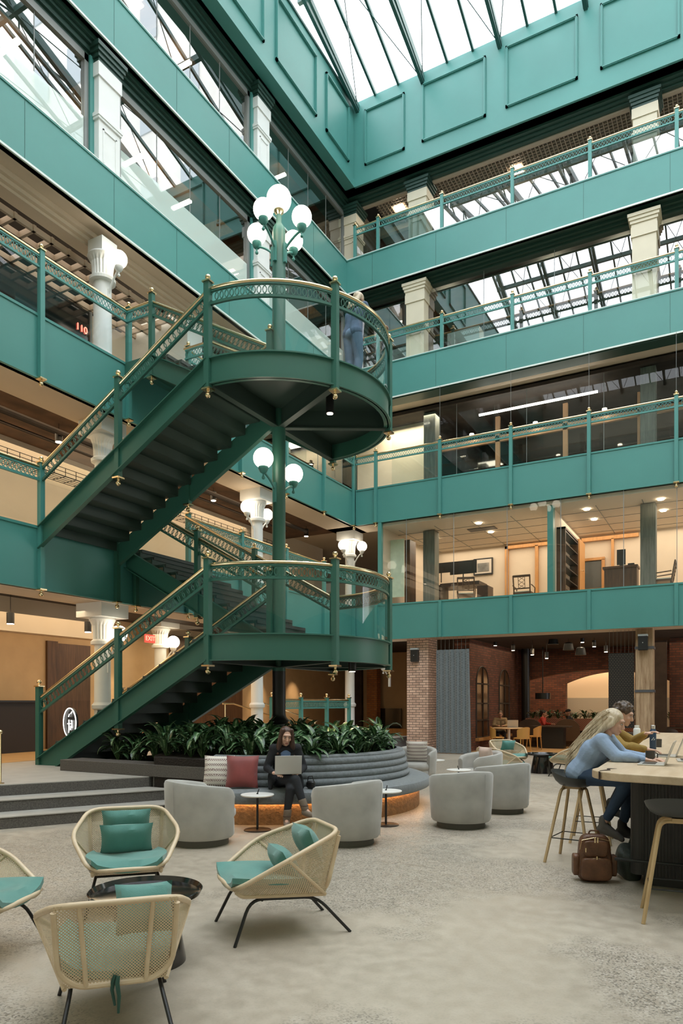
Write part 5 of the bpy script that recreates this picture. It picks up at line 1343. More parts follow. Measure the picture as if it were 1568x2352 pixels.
c6 = dup(c1, label='distant cane chair seen from its side behind the barrel armchairs'); cane_at(c6, G(1150, 1800), Vector((.55, .84, 0)), [], None)
c7 = dup(c1, label='distant cane chair between the far black table and the blonde woman'); cane_at(c7, G(1308, 1783), Vector((-.95, .1, 0)), [], None)

# ------------------------------------------------ black tray tables
LACQ = mat('black_lacquer', (.012, .010, .009), .12, spec=.8)
def tray_table(label, loc, k):
    t = thing('tray_table', label, 'coffee table', (0, 0, 0), world=False)
    MB().lathe([(.0, .385), (.24, .385), (.32, .40), (.335, .43), (.33, .435), (.315, .405), (.26, .395), (0, .395)], (0, 0, 0), 56).build('tray_top', LACQ, t, True)
    MB().lathe([(.235, 0), (.235, .01), (.17, .385)], (0, 0, 0), 48).build('pedestal', LACQ, t, True)
    t.location = loc; t.scale = (k, k, 1); return t
g = G(335, 2047, .42); tray_table('round black lacquered tray table among the cane chairs', (g.x, g.y, 0), 1.0)
tray_table('distant black tray table behind the blonde woman', (ct2.x, ct2.y+.1, 0), 1.12)
t = thing('magazine', 'small colourful magazine lying on the black tray table', 'magazine', (0, 0, 0), world=False)
MB().obox((0, 0, .003), (.14, .10, .005)).build('pages', PAPER, t)
m_, nt, p__, tc = texnodes('magazine_cover', .4); vv = N(nt, 'ShaderNodeTexVoronoi', Scale=55.0); nt.links.new(tc.outputs['Object'], vv.inputs['Vector'])
bw = N(nt, 'ShaderNodeRGBToBW'); nt.links.new(vv.outputs['Color'], bw.inputs[0])
cl = ramp(nt, bw.outputs[0], [(.35, (.05, .15, .12)), (.42, (.8, .8, .78)), (.62, (.75, .72, .68)), (.68, (.7, .12, .12))]); nt.links.new(cl, p__.inputs['Base Color'])
MB().obox((0, 0, .0065), (.14, .10, .001)).build('cover', m_, t); t.location = (g.x+.06, g.y+.03, .397); t.rotation_euler = (0, 0, YAW+.1)
o = simple('brass_stanchion', MB().tube([(0, 0, 0), (0, 0, .68)], .014, 8).cyl((0, 0, 0), .05, .01).ball((0, 0, .7), .03, 12, 8), BRASS, 'thin brass post with a ball top at the head of the granite steps', 'post', smooth=True); gg = G(1, 1800, .452); o.location = gg

# ------------------------------------------------ communal table
TW = wood_mat('pale_maple', (.50, .36, .22), (.66, .52, .36), 'Y', rough=.35, streak=7)
ct = thing('communal_table', 'long thick pale wooden high table with a dark ribbed base', 'table', (-.4, 8, 0))
pl_ = [(-1.0, 6.35)]; 
for i in range(9): a = PI+PI/2*i/8; pl_.append((-.62+.40*math.cos(a), 6.22+.36*math.sin(a)))
pl_ += [(-.3, 5.80), (.9, 5.82), (1.0, 14.3), (-1.18, 14.3), (-1.12, 10)]
o = MB().prism(pl_, .935, 1.0).build('table_top', TW, ct, bev=.008)
cr_ = MB()
for pts_ in ([(-.93, 6.02), (-.87, 6.12), (-.90, 6.22), (-.84, 6.3)], [(-.22, 5.79), (-.16, 6.0), (-.18, 6.15), (-.08, 6.35), (-.02, 6.4)]):
    cr_.tube([(x, y, 1.0) for x, y in pts_], [.006]+[.009]*(len(pts_)-2)+[.002], 5)
    x, y = pts_[0]; cr_.obox((x, y-.01 if x > -.5 else y-.03, .968), (.012, .05, .062), .2)
cr_.build('dark_cracks', mat('crack_fill', (.035, .018, .01), .8), ct)
rb = MB(); BX0, BX1, BY0, BY1 = -.76, .6, 6.45, 13.4; DRK = mat('ribbed_black', (.022, .021, .02), .55)
rb.box((BX0+.02, BY0+.02, .1), (BX1, BY1, .935))
k = 0
x = BX0+.08
while x < BX1: rb.tube([(x, BY0+.02, .1), (x, BY0+.02, .93)], .009, 5); x += .026
y = BY0+.06
while y < BY1: rb.tube([(BX0+.02, y, .1), (BX0+.02, y, .93)], .009, 5); y += .05
rb.cyl((BX0+.07, BY0+.07, .1), .068, .83, 20)
rb.build('ribbed_base', DRK, ct)
MB().box((BX0+.1, BY0+.1, 0), (BX1-.1, BY1-.1, .1)).build('plinth', BLACK, ct)
MB().tube([(BX0-.1, BY0-.12, .24), (1.2, BY0-.12, .24)], .014, 8).build('foot_rail', BLACK, ct, True)
# stools
SHELL = mat('charcoal_shell', (.045, .048, .046), .45)
STW = wood_mat('oak_stool', (.42, .28, .13), (.58, .42, .23), 'Z', rough=.45, streak=4)
def stool(label):
    t = thing('bar_stool', label, 'stool', (0, 0, 0), 'bar stools with charcoal shells', world=False)
    n = 24; rings = [(0, .745), (.08, .742), (.14, .75), (.18, .775), (.205, .81), (.215, .835)]; vs = []; fs = []
    for (r, z) in rings:
        for i in range(n):
            a = 2*PI*i/n; up = max(0, -math.sin(a)); k = r/.215
            vs.append((r*math.cos(a)*1.08, r*math.sin(a)*(1.0), z+.055*up*k**3-.02*max(0, math.sin(a))*k**3))
    for (r, z) in rings[::-1]:
        for i in range(n):
            a = 2*PI*i/n; up = max(0, -math.sin(a)); k = r/.215
            vs.append(((r-.004)*math.cos(a)*1.08, (r-.004)*math.sin(a), z-.012+.055*up*k**3-.02*max(0, math.sin(a))*k**3 - (.0 if r > .2 else .0)))
    m = len(rings)*2
    for j in range(m-1):
        for i in range(n): fs.append((j*n+i, j*n+(i+1) % n, (j+1)*n+(i+1) % n, (j+1)*n+i))
    MB().add(vs, fs).build('seat_shell', SHELL, t, True)
    for k in range(2):
        s = 1 if k else -1; pts_ = [(-.24, s*.21, 0), (-.125, s*.085, .71), (.125, s*.085, .71), (.24, s*.21, 0)]
        f = MB(); P = rpoly(pts_, .06, 5, False); f.sweep(P, [(-.013, -.0), (.013, -.0), (.013, .026), (-.013, .026)]) if False else f.tube(P, .0155, 6)
        f.build('leg_frame', STW, t)
    MB().obox((0, 0, .72), (.1, .2, .025)).build('seat_mount', STW, t)
    fz = .24; q = .24-(.115*fz/.71); r_ = .21-(.125*fz/.71)
    MB().tube([(-q, -r_, fz), (q, -r_, fz), (q, r_, fz), (-q, r_, fz)], .0055, 6, True).build('foot_rest', BLACK, t)
    return t
s1 = stool('oak-legged bar stool under the blonde woman'); s1.location = (-1.36, 7.22, 0); s1.rotation_euler = (0, 0, -PI/2-.1)
s2 = dup(s1, (-1.38, 8.35, 0), -PI/2+.1, 'oak-legged bar stool under the person in the mustard jacket')
s3 = dup(s1, (-.33, 5.62, 0), .12, 'empty oak-legged bar stool at the table end')
# things on the table
def bottle(name, label, loc, r, h, m, capm, logo=None):
    t = thing(name, label, 'bottle', loc)
    x, y, z = loc
    MB().lathe([(0, 0), (r*.95, 0), (r, .008), (r, h*.74), (r*.9, h*.80), (r*.62, h*.84), (r*.6, h*.86)], loc, 28).build('body', m, t, True)
    MB().lathe([(r*.66, h*.85), (r*.68, h*.99), (r*.6, h), (0, h)], loc, 24).build('cap', capm, t, True)
    if logo:
        u = Vector((-x, -y, 0)).normalized()
        lg = MB(); sd = Vector((-u.y, u.x, 0)); c = Vector((x, y, z+h*.42))+u*(r+.001)
        for (a, b) in ((-.014, -.012), (.0, .006), (.010, -.01)):
            lg.tube([c+sd*a+Vector((0, 0, b)), c+sd*(a+.009)+Vector((0, 0, b+.016))], .003, 5)
        lg.build('logo', WHITE, t)
    return t
STEEL = mat('brushed_steel', (.6, .6, .6), .3, 1.0)
g = G(1499, 1721, 1.0); bottle('water_bottle', 'dark blue water bottle with a steel cap and small white mark', g, .037, .285, mat('navy_enamel', (.02, .05, .10), .4), STEEL, True)
g = G(1462, 1702, 1.0); bottle('water_bottle', 'matt white water bottle farther down the table', g, .048, .225, mat('white_enamel', (.75, .76, .72), .5), mat('white_cap', (.7, .7, .66), .5))
g = G(1493, 1748, 1.0)
t = thing('mug', 'dark grey mug beside the blonde woman\'s hands', 'mug', g)
MB().lathe([(0, 0), (.038, 0), (.042, .01), (.043, .095), (.039, .095), (.037, .012), (0, .01)], g, 28).build('cup', mat('charcoal_ceramic', (.05, .045, .04), .4), t, True)
MB().tube([g+cr*.042+Vector((0, 0, .08)), g+cr*.068+Vector((0, 0, .07)), g+cr*.068+Vector((0, 0, .035)), g+cr*.042+Vector((0, 0, .025))], .006, 8).build('handle', MATS['charcoal_ceramic'], t, True)
g = G(1511, 1716, 1.0); t = thing('mug', 'dark mug half hidden behind the blue bottle', 'mug', g)
MB().lathe([(0, 0), (.04, 0), (.043, .1), (.038, .1), (.036, .01), (0, .01)], g, 24).build('cup', MATS['charcoal_ceramic'], t, True)
ALU = mat('aluminium', (.62, .62, .60), .35, .8)
def laptop(label, loc, rz, lid=1.15, w=.31, d=.215, openm=None, scr=True):
    t = thing('laptop', label, 'laptop', (0, 0, 0), world=False)
    MB().obox((0, 0, .007), (w, d, .012)).build('base', ALU, t, bev=.003)
    MB().obox((0, -.02, .0135), (w*.88, d*.5, .001)).build('keyboard', BLACK, t)
    h = math.sin(lid)*d; b = math.cos(lid)*d
    l = MB(); l.obox((0, d/2+math.cos(lid)*d/2, .012+math.sin(lid)*d/2), (w, .006, d), 0, 0, -(PI/2-lid)); l.build('lid', ALU, t, bev=.002)
    s = MB(); s.obox((0, d/2+math.cos(lid)*d/2-.0045*math.sin(lid), .012+math.sin(lid)*d/2+.0045*math.cos(lid)), (w*.95, .001, d*.9), 0, 0, -(PI/2-lid)); s.build('screen', mat('dim_screen', (.12, .13, .14), .2, emit=.15), t)
    t.location = loc; t.rotation_euler = (0, 0, rz); return t
g = G(1462, 1750, 1.0); laptop('open laptop under the blonde woman\'s hands', (-.62, 6.88, 1.0), -PI/2, 1.2)
laptop('open laptop of the person in the mustard jacket', (-.60, 8.0, 1.0), -PI/2, 1.2)
laptop('third open laptop in the middle of the long table', (-.35, 7.45, 1.0), -PI/2+.1, 1.15)
simple('notebook', MB().obox((0, 0, .008), (.2, .14, .016)), mat('slate_cover', (.05, .09, .08), .6), 'slate green notebook lying near the table end', 'notebook', bev=.003).location = (-.1, 6.75, 1.0)
simple('phone', MB().obox((0, 0, .005), (.07, .15, .009), .5), BLACK, 'black phone near the edge of the long table', 'phone', bev=.003).location = (.12, 7.0, 1.0)
BOWL = mat('kraft_paper', (.50, .42, .30), .7)
for i, (pp, lab) in enumerate((((1436, 1733), 'open kraft takeaway box between the two diners'), ((1452, 1722), 'kraft takeaway box with a fork resting in it'))):
    g = G(*pp, 1.0); t = thing('takeaway_box', lab, 'food box', g)
    MB().lathe([(.06, 0), (.085, .045), (.08, .045), (.057, .006), (0, .006)], g, 4 if i == 0 else 24).build('tray', BOWL, t)
    MB().ball(g+Vector((0, 0, .02)), .06, 12, 8, (1, 1, .4)).build('food', mat('salad', (.32, .28, .12), .7, var=.6, vscale=60), t, True)
    MB().tube([g+Vector((0, 0, .04)), g+cr*.08+Vector((0, 0, .11))], .004, 5).build('fork', WTOP, t)

# ------------------------------------------------ bags
LEA = mat('brown_leather', (.12, .05, .022), .42, bump=.3, bscale=50, var=.35, vscale=9)
bp = thing('backpack', 'brown leather backpack standing on the floor by the bar stool', 'backpack', (0, 0, 0), world=False)
def rbox(mb, c, s, n=4, p=4.):
    """superellipsoid block"""
    vs = []; fs = []; U, Vn = 28, 16
    def sg(v, e): return math.copysign(abs(v)**e, v)
    for j in range(Vn+1):
        ph = -PI/2+PI*j/Vn
        for i in range(U):
            th = 2*PI*i/U; e = 2/p
            vs.append((c[0]+s[0]/2*sg(math.cos(ph), e)*sg(math.cos(th), e), c[1]+s[1]/2*sg(math.cos(ph), e)*sg(math.sin(th), e), c[2]+s[2]/2*sg(math.sin(ph), e)))
    for j in range(Vn):
        for i in range(U): fs.append((j*U+i, j*U+(i+1) % U, (j+1)*U+(i+1) % U, (j+1)*U+i))
    return mb.add(vs, fs)
def body_taper(mb, k0, k1, zt):
    mb.v = [(x*(k0+(k1-k0)*min(1, z/zt)), y*(k0+(k1-k0)*min(1, z/zt)), z) for x, y, z in mb.v]; return mb
body_taper(rbox(MB(), (0, 0, .22), (.32, .17, .44), p=5), 1.04, .84, .44).build('body', LEA, bp, True)
body_taper(rbox(MB(), (0, -.10, .13), (.28, .08, .21), p=5), 1, 1, 1).build('lower_pocket', LEA, bp, True)
body_taper(rbox(MB(), (0, -.08, .315), (.22, .05, .15), p=5), 1, 1, 1).build('upper_pocket', LEA, bp, True)
for s in (-1, 1): rbox(MB(), (s*.17, .0, .15), (.06, .13, .2), p=5).build('side_pocket', LEA, bp, True)
MB().tube(rpoly([(-.05, .01, .43), (-.04, .01, .47), (.04, .01, .47), (.05, .01, .43)], .03, 4, False), .008, 8).build('handle', LEA, bp, True)
MB().tube([(-.12, -.115, .10), (-.12, -.12, .215), (0, -.125, .24), (.12, -.12, .215), (.12, -.115, .1)], .003, 5).tube([(-.14, -.06, .3), (-.125, -.07, .39), (0, -.075, .42), (.125, -.07, .39), (.14, -.06, .3)], .003, 5).build('zip', BRASS, bp)
for x in (-.012, .012): MB().obox((x, -.10, .40), (.012, .006, .05)).build('zip_pull', BRASS, bp)
for x in (-.1, 0): MB().obox((x, -.13, .235 if x == 0 else .31), (.01, .006, .04)).build('zip_pull', BRASS, bp)
g = G(1364, 2022); bp.location = (g.x, g.y, 0); bp.rotation_euler = (0, 0, YAW-.15); bp.scale = (.92, .92, .92)
GREENF = mat('dark_green_canvas', (.035, .045, .035), .6, bump=.8, bscale=9, var=.3, vscale=8)
gb = thing('duffel_bag', 'crumpled dark green bag beside the brown backpack', 'bag', (0, 0, 0), world=False)
mb = rbox(MB(), (0, 0, .14), (.34, .24, .29), p=3)
rr = random.Random(5); mb.v = [(x+.02*math.sin(20*z+9*y), y+.02*math.sin(17*x+11*z), max(0, z+.025*math.sin(14*x+9*y))) for x, y, z in mb.v]
mb.build('body', GREENF, gb, True); MB().tube([(-.1, -.05, .24), (-.05, -.08, .36), (.05, -.06, .36), (.1, -.03, .24)], .012, 8).build('handle', GREENF, gb, True)
g = G(1440, 2018); gb.location = (g.x, g.y+.02, 0); gb.rotation_euler = (0, 0, 2.0); gb.scale = (.8, .8, 1)
KRAFT = mat('tan_paper', (.50, .36, .22), .8, var=.08, vscale=8)
tb = thing('tote_bag', 'tan paper carrier bag with white handles beside the seated woman\'s boots', 'bag', (0, 0, 0), world=False)
mb = MB().prism([(-.13, -.06), (.13, -.06), (.13, .06), (-.13, .06)], 0, .30); mb.v = [(x*(1+.12*(z > .1)), y*(1+.3*(z > .1)), z) for x, y, z in mb.v]; mb.build('body', KRAFT, tb)
for y in (-.07, .07): MB().tube([(-.06, y, .28), (-.05, y, .40), (.0, y*.7, .43), (.05, y, .40), (.06, y, .28)], .006, 6).build('handle', WHITE, tb, True)
g = G(697, 1882); tb.location = (g.x, g.y, 0); tb.rotation_euler = (0, 0, YAW+.1)
a, x, y = onbench(714, 0, 0, 2.24)
hb = thing('handbag', 'small black handbag on the bench beside the seated woman', 'bag', (x, y, .46))
mb = rbox(MB(), (x, y, .51), (.12, .08, .10), p=3); mb.build('body', BLACK, hb, True); MB().tube([(x-.05, y, .54), (x-.035, y, .61), (x+.02, y, .62), (x+.05, y, .54)], .006, 6).build('strap', BLACK, hb, True)

# ------------------------------------------------ cafe furniture
MUST = mat('mustard_shell', (.55, .27, .06), .55)
def cafe_chair(label, loc, rz, cat='chair'):
    t = thing('cafe_chair', label, cat, (0, 0, 0), 'mustard cafe chairs', world=False)
    for sx in (-1, 1):
        for sy in (-1, 1): MB().tube([(sx*.20, sy*.19, 0), (sx*.17, sy*.16, .44)], [.012, .02], 6).build('leg', MUST, t)
    rbox(MB(), (0, 0, .45), (.44, .42, .05), p=4).build('seat', MUST, t, True)
    vs = []; n = 14
    for dr_ in (0, .012):
        for i in range(n+1):
            a = PI*1.08+PI*.84*i/n; k = abs(i/n-.5)*2; top = .80-.10*k**2
            for z in (.44, .6, top): vs.append(((.225+dr_+.03*(z-.44))*math.cos(a), (.21+dr_+.06*(z-.44))*math.sin(a), z))
    m1 = 3*(n+1); fs = []
    for i in range(n):
        for q in range(2): a = 3*i+q; fs += [(a, a+1, a+4, a+3), (m1+a, m1+a+3, m1+a+4, m1+a+1)]
        fs.append((3*i+2, m1+3*i+2, m1+3*i+5, 3*i+5))
    MB().add(vs, fs).build('back', MUST, t, True)
    t.location = loc; t.rotation_euler = (0, 0, rz); return t
for i, (px, D, u, lab) in enumerate(((1142, 22.5, (.9, .3), 'mustard chair at the near edge of the oak table'), (1198, 22.0, (-.8, .6), 'mustard chair with its back to us at the oak table'), (1226, 23.3, (-1, .1), 'mustard chair standing farther behind the oak table'))):
    a = (px-784)/FPX; cafe_chair(lab, (D*(-math.sin(YAW)+a*math.cos(YAW)), D*(math.cos(YAW)+a*math.sin(YAW)), 0), face(Vector((u[0], u[1], 0))))
def at(px, D, z=0):
    a = (px-784)/FPX; return Vector((D*(-math.sin(YAW)+a*math.cos(YAW)), D*(math.cos(YAW)+a*math.sin(YAW)), z))
q = at(1168, 23.0); t = thing('cafe_table', 'round oak table with a pale pedestal in front of the man', 'table', q)
MB().lathe([(0, .71), (.50, .71), (.53, .73), (.50, .745), (0, .745)], q, 40).build('table_top', OAK, t, True)
MB().lathe([(.3, 0), (.3, .02), (.05, .06), (.045, .71)], q, 24).build('pedestal', WTOP, t, True)
BR = mat('brown_booth', (.10, .055, .03), .6); 
for i, (px, D, lab) in enumerate(((1215, 25.0, 'dark rounded booth armchair beside the iron post'), (1302, 25.0, 'brown rounded booth armchair in front of the greenery'))):
    q = at(px, D); t = thing('booth_chair', lab, 'armchair', q)
    vs = []; n = 16
    for i2 in range(n+1):
        th = PI*i2/n; vs.append((q.x-.42*math.cos(th)*(1 if True else 1), q.y, .45+.52*math.sin(th)**.5))
    m1 = n+1; vs2 = [(x, y+.12, z) for x, y, z in vs]; base = [(q.x-.42, q.y, .2), (q.x+.42, q.y, .2), (q.x+.42, q.y+.12, .2), (q.x-.42, q.y+.12, .2)]
    fs = [tuple([2*m1]+list(range(0, m1))+[2*m1+1]), tuple([2*m1+3]+list(range(m1, 2*m1))+[2*m1+2])[::-1]]+[(k, m1+k, m1+k+1, k+1) for k in range(n)]
    MB().add(vs+vs2+base, fs).build('back', BR if i else DBR, t); MB().box((q.x-.4, q.y+.12, .0), (q.x+.4, q.y+.7, .45)).build('seat', BR if i else DBR, t)
q = at(1262, 24.3); t = thing('booth_table', 'dark square table between the two booth armchairs', 'table', q)
MB().box((q.x-.6, q.y-.3, .72), (q.x+.7, q.y+.3, .76)).build('table_top', DBR, t); MB().box((q.x-.3, q.y-.2, 0), (q.x+.5, q.y+.2, .72)).build('base', BLACK, t)
# planter wall of the cafe with red zigzag front
pz0, pz1 = at(1212, 26.6), at(1345, 26.6)
t = thing('planter_box', 'red and cream patterned planter box at the back of the cafe', 'planter', pz0)
m_, nt, p__, tc = texnodes('zigzag_red', .6); wv = N(nt, 'ShaderNodeTexWave', Scale=9.0, Distortion=0.0); wv.wave_type = 'BANDS'; wv.bands_direction = 'DIAGONAL'; nt.links.new(tc.outputs['Object'], wv.inputs['Vector'])
nt.links.new(ramp(nt, wv.outputs['Fac'], [(.45, (.22, .035, .025)), (.55, (.30, .20, .14))]), p__.inputs['Base Color'])
MB().box((pz0.x, 26.3, .55), (pz1.x+2.2, 26.8, .98)).build('front', m_, t); MB().box((pz0.x, 26.35, 0), (pz1.x+2.2, 26.8, .55)).build('base', DBR, t)
for i in range(16):
    o = dup(PL[i % 5], (pz0.x+.2+i*.31, 26.55, .92), i*1.7, 'leafy green plant in the planter at the back of the cafe', 'plants at the back of the cafe'); o.scale = (.8, .8, .8)
# dark dining corner past the timber post
q = at(1540, 22.5); t = thing('dining_table', 'dark table in the unlit corner past the timber post', 'table', q)
MB().box((q.x-.9, q.y-.3, .74), (q.x+1.2, q.y+.3, .78)).build('table_top', DBR, t); MB().box((q.x-.8, q.y-.05, 0), (q.x-.72, q.y+.05, .74)).box((q.x+1.0, q.y-.05, 0), (q.x+1.1, q.y+.05, .74)).build('leg', BLACK, t)
laptop('open laptop glowing faintly on the dark corner table', (q.x-.35, q.y, .78), 2.4, 1.9, .33, .23)
q = at(1537, 20.9); cafe_chair('dark round-backed chair at the dark corner table', q, 0); 
o = [x for x in bpy.data.objects if x.get('label') == 'dark round-backed chair at the dark corner table'][0]; o['group'] = 'dark chairs in the corner'
for ch in o.children: ch.data = ch.data.copy(); ch.data.materials.clear(); ch.data.materials.append(DBR)
struct('wall_back', MB().box((-1.72, 24.6, 0), (XE, 24.8, 3.59)), BRICKD)
mb = MB().box((-2.7, 24.3, 0), (-1.78, 24.5, 3.5)); simple('dark_panelling', mb, DBR, 'dark brown panelling between the timber post and the brick wall', 'panelling')
mb = MB()
for k in range(4): qq = at(1545+5*k, 24.0); mb.tube([(qq.x, qq.y, .0), (qq.x+.02*(k % 2), qq.y, 1.75-.05*k)], .012, 5)
simple('tall_twigs', mb, MUST, 'bundle of tall amber sticks against the far brick wall', 'sticks')
# low room divider in front of the cafe corner
simple('low_divider', MB().box((-2.6, 16.6, 0), (2.4, 16.75, .86)).box((-2.6, 16.55, .86), (2.4, 16.8, .9)), mat('divider_dark', (.07, .045, .03), .6), 'low dark divider with a pale top edge beyond the long table', 'divider')
# ------------------------------------------------ people
def _basis(d):
    d = d.normalized(); a = Vector((0, 0, 1)) if abs(d.z) < .9 else Vector((1, 0, 0)); x = d.cross(a).normalized(); return x, x.cross(d).normalized()
def cap(mb, p0, p1, r0, r1, n=12):
    """tapered round-ended limb segment, closed"""
    p0, p1 = Vector(p0), Vector(p1); d = p1-p0; L = d.length
    if L < 1e-5: d = Vector((0, 0, 1)); L = 1e-5
    x, y = _basis(d); d = d.normalized(); rings = []
    for j in range(1, 5): a = PI/2*j/4; rings.append((-r0*math.cos(a), r0*math.sin(a)))
    for j in range(0, 4): a = PI/2*j/4; rings.append((L+r1*math.sin(a), r1*math.cos(a)))
    vs = [p0-d*r0]
    for (t, r) in rings: vs += [p0+d*t+(x*math.cos(2*PI*i/n)+y*math.sin(2*PI*i/n))*r for i in range(n)]
    vs.append(p1+d*r1); m = len(rings); fs = []
    for i in range(n):
        j = (i+1) % n; fs.append((0, 1+j, 1+i)); fs.append((1+(m-1)*n+i, 1+(m-1)*n+j, len(vs)-1))
        for q in range(m-1): fs.append((1+q*n+i, 1+q*n+j, 1+(q+1)*n+j, 1+(q+1)*n+i))
    mb.add(vs, fs)
def ell(mb, c, r, M=None, n=18, m=12):
    o = len(mb.v); mb.ball((0, 0, 0), 1, n, m)
    for i in range(o, len(mb.v)):
        v = Vector((mb.v[i][0]*r[0], mb.v[i][1]*r[1], mb.v[i][2]*r[2]))
        if M: v = M @ v
        mb.v[i] = tuple(v+Vector(c))
def blob(name, prims, m, parent, vox=.008, smooth=3, **kw):
    mb = MB()
    for p in prims:
        if p[0] == 'c': cap(mb, *p[1:])
        else: ell(mb, *p[1:])
    o = mb.build(name, m, parent, True, **kw)
    r = o.modifiers.new('skin', 'REMESH'); r.mode = 'VOXEL'; r.voxel_size = vox; r.use_smooth_shade = True
    if smooth: s = o.modifiers.new('relax', 'SMOOTH'); s.factor = .5; s.iterations = smooth
    return o
def chain(pts, rad): return [('c', pts[i], pts[i+1], rad[i], rad[i+1]) for i in range(len(pts)-1)]
def V3(*a): return Vector(a)
def hand(pr, wrist, d, nrm, side, curl=.5, s=1.0):
    """five separate fingers of different length bending away from nrm; side +1 puts the thumb at +s"""
    d = Vector(d).normalized(); nrm = Vector(nrm); nrm = (nrm-d*nrm.dot(d)).normalized(); lat = d.cross(nrm).normalized()*side; w = Vector(wrist)
    for k, (ln, off) in enumerate(((.068, .030), (.077, .010), (.072, -.010), (.056, -.029))):
        b = w+d*(.082-.004*abs(k-1))*s+lat*off*s*1.05
        pr.append(('c', w+lat*off*.5*s, b, .0155*s, .0105*s)); p = b; a = .15+curl*.2
        for j, f in enumerate((.45, .30, .25)):
            q = p+(d*math.cos(a)-nrm*math.sin(a)+lat*(off*.8))*ln*f*s; pr.append(('c', p, q, (.0088-.0006*j)*s, (.0082-.0007*j)*s)); p = q; a += curl
    t0 = w+lat*.020*s+d*.02*s; t1 = t0+(d*.6+lat*.75-nrm*.2).normalized()*.040*s; t2 = t1+(d*.85+lat*.35-nrm*.25).normalized()*.030*s; t3 = t2+(d*.95+lat*.05-nrm*.3).normalized()*.024*s
    pr += [('c', t0, t1, .0135*s, .0115*s), ('c', t1, t2, .0105*s, .0095*s), ('c', t2, t3, .009*s, .0075*s)]
def head_prims(c, M, s=1.0):
    P = lambda x, y, z: c+M @ (Vector((x, y, z))*s)
    E = lambda x, y, z, a, b, d: ('e', P(x, y, z), (a*s, b*s, d*s), M)
    return [E(0, -.012, .028, .074, .092, .086), E(0, .020, -.02, .060, .072, .085), E(0, .045, -.068, .040, .045, .040), E(0, .070, -.092, .022, .018, .017),
            E(0, .072, .030, .052, .022, .022), ('c', P(0, .088, .012), P(0, .107, -.028), .008*s, .0125*s), E(0, .098, -.034, .017, .012, .009),
            E(.033, .070, -.022, .022, .020, .022), E(-.033, .070, -.022, .022, .020, .022), E(0, .083, -.062, .024, .014, .007), E(0, .081, -.072, .021, .014, .007),
            E(.074, -.002, -.002, .010, .020, .030), E(-.074, -.002, -.002, .010, .020, .030)]
def face_parts(t, c, M, s=1.0, lip=(.45, .16, .13), brow=(.05, .03, .02)):
    P = lambda x, y, z: c+M @ (Vector((x, y, z))*s)
    for sx in (-1, 1):
        mb = MB(); ell(mb, P(.031*sx, .083, .006), (.0125*s, .007*s, .0065*s), M, 12, 8); e = mb.build('eye', mat('eye_white', (.7, .68, .65), .2), t, True)
        mb = MB(); ell(mb, P(.031*sx, .0895, .004), (.0055*s, .002*s, .0055*s), M, 10, 6); mb.build('iris', mat('eye_dark', (.03, .02, .015), .1), e, True)
        mb = MB().tube([P(.045*sx, .080, .012), P(.031*sx, .0915, .0145), P(.018*sx, .088, .010)], .0018*s, 6).tube([P(.050*sx, .078, .026), P(.034*sx, .094, .033), P(.016*sx, .096, .028)], .0028*s, 6)
        mb.build('eyebrow', mat('brow_%d' % int(brow[0]*100), brow, .7), t, True)
    mb = MB(); ell(mb, P(0, .0925, -.0615), (.023*s, .006*s, .0045*s), M, 14, 6); ell(mb, P(0, .0905, -.0695), (.020*s, .007*s, .0055*s), M, 14, 6); mb.build('lips', mat('lip', lip, .45), t, True)
def rotm(yaw=0, pitch=0, roll=0): return (Matrix.Rotation(yaw, 3, 'Z') @ Matrix.Rotation(pitch, 3, 'X') @ Matrix.Rotation(roll, 3, 'Y'))
SKIN = mat('fair_skin', (.60, .36, .26), .5, var=.04, vscale=8)
SKIN2 = mat('tan_skin', (.42, .22, .14), .5, var=.04, vscale=8)
def torso(pel, chest, neck, w=.078, r=(.115, .095, .10), sh=.155, nr=.046):
    out = []
    for s in (-1, 1):
        x = V3(w*s, 0, 0); mid = pel*.5+chest*.5
        out += [('c', pel+x*.9, mid+x*.7, r[0], r[1]), ('c', mid+x*.7, chest+x, r[1], r[2]), ('c', chest+x, neck+V3(sh*s, 0, -.045), r[2]*.85, nr+.002), ('c', neck+V3(0, 0, -.035-(nr-.046)), neck+V3(sh*s, 0, -.045), nr, nr)]
    return out
def hairmat(name, a, b):
    return wood_mat(name, a, b, 'Z', scale=14, rough=.45, streak=10)

# ---- woman with the laptop on the bench
a, bx, by = onbench(653, 0, 0, 2.02)
t = thing('person', 'seated woman in a black cardigan and leggings typing on a laptop on the grey bench', 'person', (0, 0, 0), world=False)
pel, ch, nk = V3(0, 0, .58), V3(0, .05, .85), V3(0, .10, 1.01); hc = V3(0, .155, 1.125); M = rotm(.12, -.30, -.05)
K1, A1_, T1_ = V3(-.03, .44, .49), V3(.015, .40, .11), V3(.03, .53, .035)
K2, A2_, T2_ = V3(-.09, .44, .60), V3(-.20, .50, .25), V3(-.28, .58, .17)
El = [V3(.235, .10, .72), V3(-.235, .10, .72)]; Wr = [V3(.165, .33, .675), V3(-.15, .33, .675)]
body = torso(pel, ch, nk, .07, (.10, .08, .088), .14)+[('c', nk-V3(0, .01, .04), hc+V3(0, -.03, -.05), .046, .044)]+head_prims(hc, M)
for s in (0, 1):
    sg = 1 if s == 0 else -1
    body += chain([nk+V3(.145*sg, 0, -.05), El[s], Wr[s]], [.045, .034, .022]); hand(body, Wr[s], V3(-.55*sg, .8, -.05), V3(0, 0, 1), -sg, .35)
body += chain([V3(-.085, .03, .56), K1, A1_], [.075, .052, .035])+chain([V3(.085, .03, .56), K2, A2_], [.075, .052, .035])+chain([A1_, T1_], [.026, .018])+chain([A2_, T2_], [.026, .018])
b_ = blob('body', body, SKIN, t, .0055, 3); face_parts(t, hc, M)
